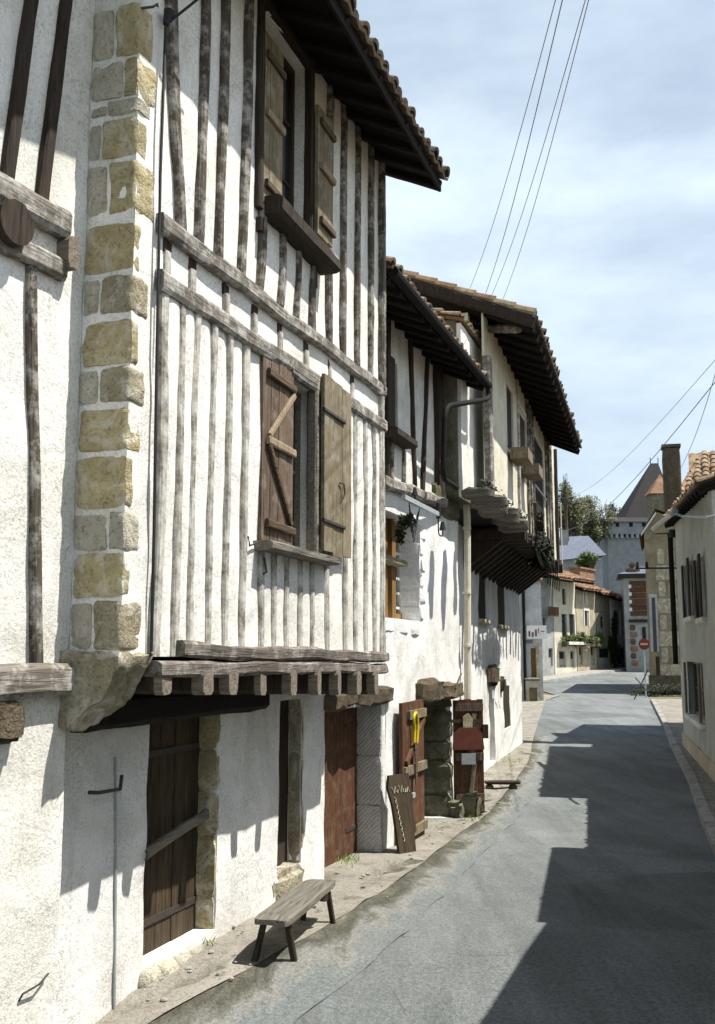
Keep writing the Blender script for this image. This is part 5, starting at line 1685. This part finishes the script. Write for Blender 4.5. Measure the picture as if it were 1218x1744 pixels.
part(MBX, 'case', M['stone_pale'], lambda b: (b.box(-.30, -.2, -.2, .2, 0, .62), b.box(.16, .26, -.2, .2, 0, .62), b.box(-.30, .26, -.2, .2, .623, .92), b.box(-.2, .16, .1, .2, 0, .62)))
part(MBX, 'top', M['stone_grey'], lambda b: b.block(-.34, .30, -.24, .22, .923, 1.05, 3, .02, .02, 2), True)
SG = thing('hanging_sign', 'white board with faded colour marks hung out from the cool white house', 'sign', (exx(911), ey - .5, ez_(1077)), 0)
part(SG, 'board', M['white_paint'], lambda b: b.box(-.42, .46, -.02, .02, -.30, .30))
for i, (a, c, d, e, mm) in enumerate(((-.36, -.28, -.2, .05, 'red'), (-.22, -.12, -.22, .0, 'slate'), (-.06, .02, -.18, .12, 'red'), (.08, .12, -.05, .2, 'slate'), (.2, .36, .02, .06, 'red'))):
    part(SG, 'mark', M[mm], lambda b: b.box(a, c, -.026, -.021, d, e))
part(SG, 'arm', M['iron'], lambda b: b.tube([(-.3, 0, .3), (-.3, .5, .34)], .02, 6))
SG2 = thing('blue_plate', 'small blue plate under the white hanging sign', 'plate', (exx(902), ey - .06, ez_(1093)), 0)
part(SG2, 'plate', M['slate'], lambda b: b.box(-.2, .14, -.02, .0, -.08, .08))

# ------------------------------------------------------------------ row of houses across the far street
FF = Fr((925 - 609) / FPX * CT * 66.0, 66.0, .69)
fx_, fz_ = FF.X, FF.Z


def far_house(label, pxa, pxb, mat_, top_py, wins, doors, name='terraced_house', extra=None):
    x0, x1 = fx_(pxa, 1100), fx_(pxb, 1100)
    pm = (pxa + pxb) / 2
    h = thing(name, label, 'house', FF.w(x0, 0, 0), FF.rz)
    hl = []
    for (a, c, ya, yb_) in wins + doors:
        xa, xb_ = fx_(a, 1100) - x0, fx_(c, 1100) - x0
        hl.append((xa, xb_, fz_((a + c) / 2, yb_), fz_((a + c) / 2, ya)))
    zt = fz_(pm, top_py)
    part(h, 'wall', M[mat_], lambda b: b.wall(.01, x1 - x0 - .01, .2, zt, hl, 0, .25, .5, .01, x0), True)
    part(h, 'side_wall', M[mat_], lambda b: (b.box(.02, .22, .26, 7, .2, zt - .02), b.box(x1 - x0 - .22, x1 - x0 - .02, .26, 7, .2, zt - .02)))
    for i, q in enumerate(hl):
        isd = i >= len(wins)
        w_ = part(h, 'door' if isd else 'window', M['plaster_grey'] if isd else M['dark_post'], lambda b: b.box(q[0] - .02, q[1] + .02, .12, .17, q[2] - .02, q[3] + .02))
        if not isd:
            part(w_, 'pane', M['glass'], lambda b: b.box(q[0] + .04, q[1] - .04, .10, .116, q[2] + .04, q[3] - .04))
        else:
            part(w_, 'panel', M['void'], lambda b: b.box(q[0] + .1, q[1] - .1, .10, .116, (q[2] + q[3]) / 2, q[3] - .1))
    return h, x0, x1, zt


h1, a0, a1, zt1 = far_house('shaded grey terraced house at the near end of the far row, with a brown sign', 918, 943.5, 'plaster_grey', 985, [(926, 931, 1052, 1076)], [(934, 941, 1104, 1134)])
part(h1, 'sign_board', M['brown_door'], lambda b: b.box(fx_(924, 1040) - a0, fx_(940, 1040) - a0, -.5, -.42, fz_(932, 1050), fz_(932, 1034)))
h2, b0, b1, zt2 = far_house('cream terraced house with tall dark windows above a planted balcony', 944.5, 982, 'plaster_cream', 988, [(960, 966, 1003, 1030), (958, 967, 1046, 1086), (971, 980, 1046, 1086)], [(952, 963, 1108, 1136), (971, 978, 1108, 1136)])
part(h2, 'balcony', M['plaster_old'], lambda b: b.box(fx_(953, 1095) - b0, fx_(983, 1095) - b0, -.7, -.003, fz_(965, 1098), fz_(965, 1093)))
h3, c0, c1, zt3 = far_house('beige terraced house with white framed windows in the middle of the far row', 983, 1016, 'plaster_beige', 1000, [(995, 999, 1008, 1030), (995, 1002, 1040, 1066)], [(986, 992, 1100, 1132), (1006, 1012, 1100, 1132)])
for (a, c, ya, yb_) in ((995, 999, 1008, 1030), (995, 1002, 1040, 1066)):
    q = (fx_(a, 1050) - c0, fx_(c, 1050) - c0, fz_(997, yb_), fz_(997, ya))
    part(h3, 'window_surround', M['white_paint'], lambda b: (b.box(q[0] - .14, q[0] - .01, -.05, .02, q[2], q[3]), b.box(q[1] + .01, q[1] + .14, -.05, .02, q[2], q[3]), b.box(q[0] - .14, q[1] + .14, -.06, .02, q[3] + .003, q[3] + .15)))
h4, d0, d1_, zt4 = far_house('dark stone terraced house with a black archway in the far row', 1017, 1041, 'stone_grey', 1008, [(1024, 1030, 1050, 1070)], [(1020, 1038, 1102, 1138)])
h5, e0, e1_, zt5 = far_house('narrow bright white terraced house at the far end of the row', 1042, 1070, 'plaster', 1016, [(1046, 1058, 1040, 1082)], [(1057, 1066, 1102, 1139)])
q = (fx_(1046, 1060) - e0, fx_(1058, 1060) - e0, fz_(1052, 1082), fz_(1052, 1040))
part(h5, 'window_surround', M['plaster_grey'], lambda b: (b.box(q[0] - .16, q[0] - .01, -.05, .02, q[2], q[3]), b.box(q[1] + .01, q[1] + .16, -.05, .02, q[2], q[3]), b.box((q[0] + q[1]) / 2 - .1, (q[0] + q[1]) / 2 + .1, -.04, .1, q[2], q[3])))
# their roofs
for h, o_, x0, x1, zt, zr in ((h1, a0, a0, a1, zt1 + .1, 1.9), (h2, b0, b0, b1, zt2 + .1, 1.7), (h3, c0, c0, c1, zt3 - .02, 1.5), (h4, d0, d0, d1_, zt4 - .02, 1.5), (h5, e0, e0, e1_, zt5 - .02, 1.4)):
    ov = 1.5 if h in (h1, h2) else .55
    r_ = part(h, 'roof', M['tiles_red'], lambda b: roof_tiles(b, 0, x1 - x0, -ov, zt - .25, 4, zt + zr, .34, .6, .15, .03))
    part(r_, 'roof_boarding', M['board_dark'], lambda b: slab(b, .01, x1 - x0 - .01, -ov + .03, zt - .29, 4, zt + zr - .04, .12, 0))
    part(r_, 'roof_slope', M['tiles_red'], lambda b: slab(b, 0, x1 - x0, 8, zt - .25, 4, zt + zr, .1, 0))
cc = FF.loc(at(1022, 980, 76))
part(h3, 'chimney', M['tiles_red'], lambda b: (b.box(fx_(1010, 980) - c0, fx_(1034, 980) - c0, 1.0, 1.8, zt3, at(1022, 968, 74).z), b.box(fx_(1009, 980) - c0, fx_(1035, 980) - c0, .9, 1.9, at(1022, 968, 74).z + .003, at(1022, 965, 74).z)))
PL = thing('balcony_plants', 'long row of green balcony plants across the cream and beige houses', 'plants', FF.w(fx_(954, 1090), -.45, fz_(980, 1092)), FF.rz)
part(PL, 'foliage', M['leaf'], lambda b: [leaves(b, (i * (fx_(1015, 1090) - fx_(954, 1090)) / 11, 0, random.uniform(-.1, .3)), (.8, .4, .5), 260, .09, 60 + i) for i in range(12)])
part(PL, 'trough', M['stone_dark'], lambda b: b.box(-.3, fx_(1015, 1090) - fx_(954, 1090), -.2, .2, -.35, -.12))
VN = thing('climbing_plant', 'dark ivy climbing between the stone house and the white house', 'ivy', FF.w(fx_(1041, 1110), -.2, 1.0), FF.rz)
part(VN, 'foliage', M['leaf_dark'], lambda b: (leaves(b, (.2, 0, 1.6), (1.0, .3, 1.7), 1500, .1, 31), leaves(b, (.3, 0, 3.4), (.5, .25, 1.6), 700, .1, 32)))
part(VN, 'stem', M['bark'], lambda b: b.tube([(.2, .1, -.2), (.3, .1, 3.4)], .06, 6))
# tv mast
mp_ = at(958, 965, 69)
TV = thing('aerial_mast', 'thin pale aerial mast standing on the near end of the far roofs', 'aerial', (mp_.x, 69, mp_.z - 1.0), 0)
part(TV, 'pole', M['pipe_cream'], lambda b: b.tube([(0, 0, 0), (0, 0, at(958, 856, 69).z - mp_.z + 1)], .04, 6))
part(TV, 'antenna', M['zinc'], lambda b: [b.tube([(-.9 + i * .14, -.2 - i * .05, .35 + .14 * i), (.0, -.2, .8 + .02 * i)], .018, 5) for i in range(4)])
# pavement of the far row
b = MB()
for i in range(12):
    x = -6 + i * 4
    for y in (-.05, -1.6):
        p = FF.w(x, y, 0)
        b.v.append((p.x, p.y, g(p.y) + .10))
    p = FF.w(x, -1.62, 0)
    b.v.append((p.x, p.y, g(p.y) - .06))
for i in range(11):
    a = i * 3
    b.f.append((a, a + 1, a + 4, a + 3))
    b.f.append((a + 1, a + 2, a + 5, a + 4))
o = b.build('pavement', M['kerb'])
o['kind'] = 'structure'

# ------------------------------------------------------------------ castle, slate roof and hillside trees
b = MB()
nx, ny = 30, 16
for j in range(ny + 1):
    for i in range(nx + 1):
        x, y = -40 + i * 8, 104 + j * 14
        t = max(0, min(1, (y - 106) / 70)) * max(0, 1 - abs(x - 45) / 120)
        b.v.append((x, y, 1.2 + 12 * t * t * (3 - 2 * t) + 1.0 * noise.noise(Vector((x * .05, y * .05, 1)))))
for j in range(ny):
    for i in range(nx):
        a = j * (nx + 1) + i
        b.f.append((a, a + 1, a + nx + 2, a + nx + 1))
o = b.build('hill', M['leaf_spring'], None, True)
o['kind'] = 'structure'
cy_ = 150.0
cx_ = lambda px, py=900, y=0.0: at(px, py, cy_ + y).x
cz2 = lambda py, y=0.0: at(1060, py, cy_ + y).z
CA = thing('castle_tower', 'grey castle tower with machicolated parapet and steep dark roof above the town', 'castle', (cx_(1034), cy_, 0), 0)
tw = cx_(1140) - cx_(1034)
part(CA, 'tower_wall', M['castle'], lambda b: b.box(0, tw, 0, 12, 0, cz2(914)))
part(CA, 'parapet', M['castle'], lambda b: b.box(-.5, tw + .5, -.6, 12.6, cz2(910), cz2(890)))
part(CA, 'corbel', M['castle'], lambda b: [b.box(-.45 + i * .78, -.45 + i * .78 + .42, -.55, -.003, cz2(917), cz2(910) - .004) for i in range(13)])
for q in (1047, 1070, 1092):
    part(CA, 'crenel', M['void'], lambda b: b.box(cx_(q) - cx_(1034), cx_(q + 6) - cx_(1034), -.64, -.602, cz2(898), cz2(891)))
part(CA, 'skirt_roof', M['tower_tiles'], lambda b: b.add([(-.9, -1, cz2(890) + .01), (tw + .9, -1, cz2(890) + .01), (tw + .9, 13, cz2(890) + .01), (-.9, 13, cz2(890) + .01), (1.3, 2, cz2(878)), (tw - 1.3, 2, cz2(878)), (tw - 1.3, 10, cz2(878)), (1.3, 10, cz2(878))],
     [(0, 1, 5, 4), (1, 2, 6, 5), (2, 3, 7, 6), (3, 0, 4, 7), (4, 5, 6, 7)]))
rx0, rx1 = cx_(1062, 884, 1.5) - cx_(1034), cx_(1160, 884, 1.5) - cx_(1034)
ra, rb2 = cx_(1108, 790, 6) - cx_(1034), cx_(1121, 790, 6) - cx_(1034)
zrt = cz2(789, 6)
mr = part(CA, 'steep_roof', M['tower_tiles'], lambda b: b.add([(rx0, 1.5, cz2(886)), (rx1, 1.5, cz2(886)), (rx1, 11, cz2(886)), (rx0, 11, cz2(886)), (ra, 6, zrt), (rb2, 6, zrt)], [(0, 1, 5, 4), (1, 2, 5), (2, 3, 4, 5), (3, 0, 4)]))
part(mr, 'finial', M['iron'], lambda b: b.tube([(ra, 6, zrt - .3), (ra, 6, zrt + .9)], .07, 6))
part(mr, 'finial', M['iron'], lambda b: b.tube([(rb2, 6, zrt - .3), (rb2, 6, zrt + .9)], .07, 6))
ky = 128.0
kx2 = lambda px: (px - 609.0) / FPX * CT * ky
kz2 = lambda py: at(985, py, ky).z
SL = thing('slate_house', 'large building with a bluish slate roof below the hillside trees', 'building', (kx2(925), ky, 0), 0)
sw = kx2(1031) - kx2(925)
part(SL, 'wall', M['castle'], lambda b: b.box(.3, sw, 0, 8, 0, kz2(952)))
part(SL, 'roof', M['slate'], lambda b: b.add([(0, -.6, kz2(958)), (sw + .4, -.6, kz2(946)), (sw - .5, 5, kz2(905)), (1.5, 5, kz2(908)), (0, 9, kz2(958)), (sw + .4, 9, kz2(946))], [(0, 1, 2, 3), (3, 2, 5, 4), (1, 5, 2), (0, 3, 4)]))
part(SL, 'chimney', M['castle'], lambda b: b.box(sw * .42, sw * .42 + .9, 3, 3.8, kz2(925), kz2(898)))


def tree(name, label, px, top, bot, wid, Y, n, size, m, seed, base_z):
    c = at(px, (top + bot) / 2, Y)
    rz_ = (bot - top) / 2 / FPX * Y
    rx_ = wid / 2 / FPX * Y
    t = thing(name, label, 'tree', (c.x, Y, base_z), 0, 'trees behind the far roofs')
    rnd = random.Random(seed)
    h = c.z - base_z

    def trunk(b):
        b.tube([(0, 0, -1), (.15, 0, h * .4), (0, .1, h * .85)], .38, 8, .16)
        for i in range(11):
            a = rnd.uniform(0, 6.28)
            z0 = h * rnd.uniform(.45, .85)
            e = Vector((math.cos(a) * rx_ * rnd.uniform(.5, .95), math.sin(a) * rx_ * .6, h + rz_ * rnd.uniform(-.4, .9)))
            b.tube([(0, 0, z0), Vector((0, 0, z0)).lerp(e, .5) + Vector((0, 0, .3)), e], .12, 6, .02)
    part(t, 'trunk', M['bark'], trunk)
    part(t, 'crown', m, lambda b: leaves(b, (0, 0, h), (rx_, rx_ * .8, rz_), n, size, seed, clumps=18))
    return t


tree('tree', 'broad olive tree with an airy crown behind the cream house end', 968, 828, 935, 70, 140, 9500, .19, M['leaf_spring'], 1, 8)
tree('tree', 'rounded olive tree in the middle of the hillside group', 1008, 842, 930, 74, 150, 8500, .19, M['leaf_spring'], 2, 9)
tree('tree', 'thin greyish tree nearest the castle tower', 1046, 850, 915, 50, 165, 1900, .24, M['leaf_blue'], 3, 10)
tree('tree', 'low dark green tree between the slate roof and the far tiled roofs', 1000, 938, 968, 48, 112, 1600, .20, M['leaf'], 4, 3)
tree('sapling', 'tall thin sapling sticking up above the olive trees', 963, 800, 872, 12, 132, 160, .20, M['leaf_spring'], 5, 8)

# ------------------------------------------------------------------ bench and small things on the pavement
def hitz(px, py, z):
    d = ray(px, py)
    t = (z - EYE) / d.z
    return Vector((d.x * t, d.y * t, z))


BHh = .34
bn, bf = hitz(489, 1562, .19 + BHh), hitz(573, 1503, .14 + BHh)
ax = bf - bn
BL = Vector((ax.x, ax.y)).length
BN = thing('bench', 'low weathered grey plank bench on splayed stick legs by the house wall', 'bench', (bn.x, bn.y, .165), math.atan2(ax.y, ax.x))
part(BN, 'seat', M['bench'], lambda b: b.block(0, BL, -.01, .27, BHh - .05, BHh, 9, .009, .014, 4), True)
for (x, y, dx, dy) in ((.13, .04, .03, -.06), (.10, .21, -.06, .07), (BL - .14, .04, .04, -.05), (BL - .16, .21, .03, .06)):
    part(BN, 'leg', M['dark_post'], lambda b: b.beam((x, y, BHh - .045), (x + dx, y + dy, -.05), .045, .045, (1, 0, 0), j=.004))
part(BN, 'cross_bar', M['dark_post'], lambda b: b.beam((BL - .34, .0, BHh - .075), (BL - .26, .25, BHh - .075), .07, .06, (0, 0, 1)))
pk0, pk1 = gnd(826, 1345), gnd(886, 1345)
PK = thing('plank', 'dark plank lying low across the gutter beyond the open door leaf', 'plank', (pk0.x, pk0.y, pk0.z), 0)
part(PK, 'board', M['dark_post'], lambda b: b.block(0, pk1.x - pk0.x, -.12, .12, .10, .165, 4, .006, .012, 2), True)
part(PK, 'rest', M['stone_dark'], lambda b: b.block(.02, .16, -.1, .1, -.02, .105, 3, .01, .02, 3), True)
part(PK, 'rest', M['stone_dark'], lambda b: b.block(pk1.x - pk0.x - .2, pk1.x - pk0.x - .06, -.1, .1, -.05, .105, 3, .01, .02, 5), True)
gb = MB()
rnd = random.Random(3)
for (px, py, n, sp_) in ((512, 1500, 120, .16), (590, 1470, 70, .16), (500, 1512, 60, .1), (812, 1400, 40, .2), (868, 1300, 80, .35), (350, 1612, 30, .1)):
    c = gnd(px, py)
    for _ in range(n):
        x, y = c.x + rnd.gauss(0, sp_ * .5), c.y + rnd.gauss(0, sp_)
        hh = rnd.uniform(.03, .10)
        a = rnd.uniform(0, 6.28)
        w = Vector((math.cos(a), math.sin(a), 0)) * .006
        l_ = Vector((rnd.gauss(0, .03), rnd.gauss(0, .03), hh))
        q = Vector((x, y, g(y) + .03))
        gb.add([q - w, q + w, q + l_], [(0, 1, 2)])
go = gb.build('grass', M['grass'])
go['kind'] = 'stuff'
# loose stones along the wall foot and the gutter
gb = MB()
for _ in range(130):
    t = rnd.random()
    y = 6.5 + 14 * t
    x = interp(edge_full, y) + rnd.gauss(-.25, .35)
    s_ = rnd.uniform(.008, .028)
    z = g(y) + .035
    gb.block(x - s_, x + s_, y - s_ * .8, y + s_ * .8, z - s_ * .3, z + s_ * .8, 1, s_ * .2, s_ * .2, t * 50)
go = gb.build('gravel', M['kerb'], None, True)
go['kind'] = 'stuff'


# ------------------------------------------------------------------ overhead wires
def wire(pts, r, label, grp):
    P = []
    n = len(pts)
    for (a, c) in zip(pts, pts[1:]):
        A, B_ = at(*a), at(*c)
        for i in range(14):
            t = i / 14
            P.append(A.lerp(B_, t) - Vector((0, 0, .25 * math.sin(math.pi * t) * (B_ - A).length / 12)))
    P.append(at(*pts[-1]))
    mb = MB()
    o = P[0].copy()
    mb.tube([p - o for p in P], r, 6)
    w = mb.build('overhead_wire', M['wire'], None, True)
    w.location = o
    tag(w, label, 'wire', grp)


wire([(962, -60, 7.2), (797, 500, 17.5)], .0042, 'leftmost of the four wires slanting down the sky to the cream house', 'wires to the cream house')
wire([(972, -60, 7.2), (823, 512, 17.5)], .005, 'second wire from the left of the four slanting down the sky', 'wires to the cream house')
wire([(1014, -60, 7.2), (833, 514, 17.5)], .0042, 'third wire from the left of the four slanting down the sky', 'wires to the cream house')
wire([(1018, -60, 7.2), (853, 520, 17.5)], .0042, 'rightmost of the four wires slanting down the sky to the cream house', 'wires to the cream house')
wire([(1290, 560, 16), (948, 905, 62)], .010, 'long wire crossing low from the right edge to the far roofs', 'low wires across the street')
wire([(1290, 530, 16), (940, 850, 62)], .006, 'faint upper wire crossing from the right edge above the trees', 'low wires across the street')
wire([(1240, 560, 16), (1158, 800, 27)], .007, 'short wire dropping steeply to the chimney of the right house', 'low wires across the street')
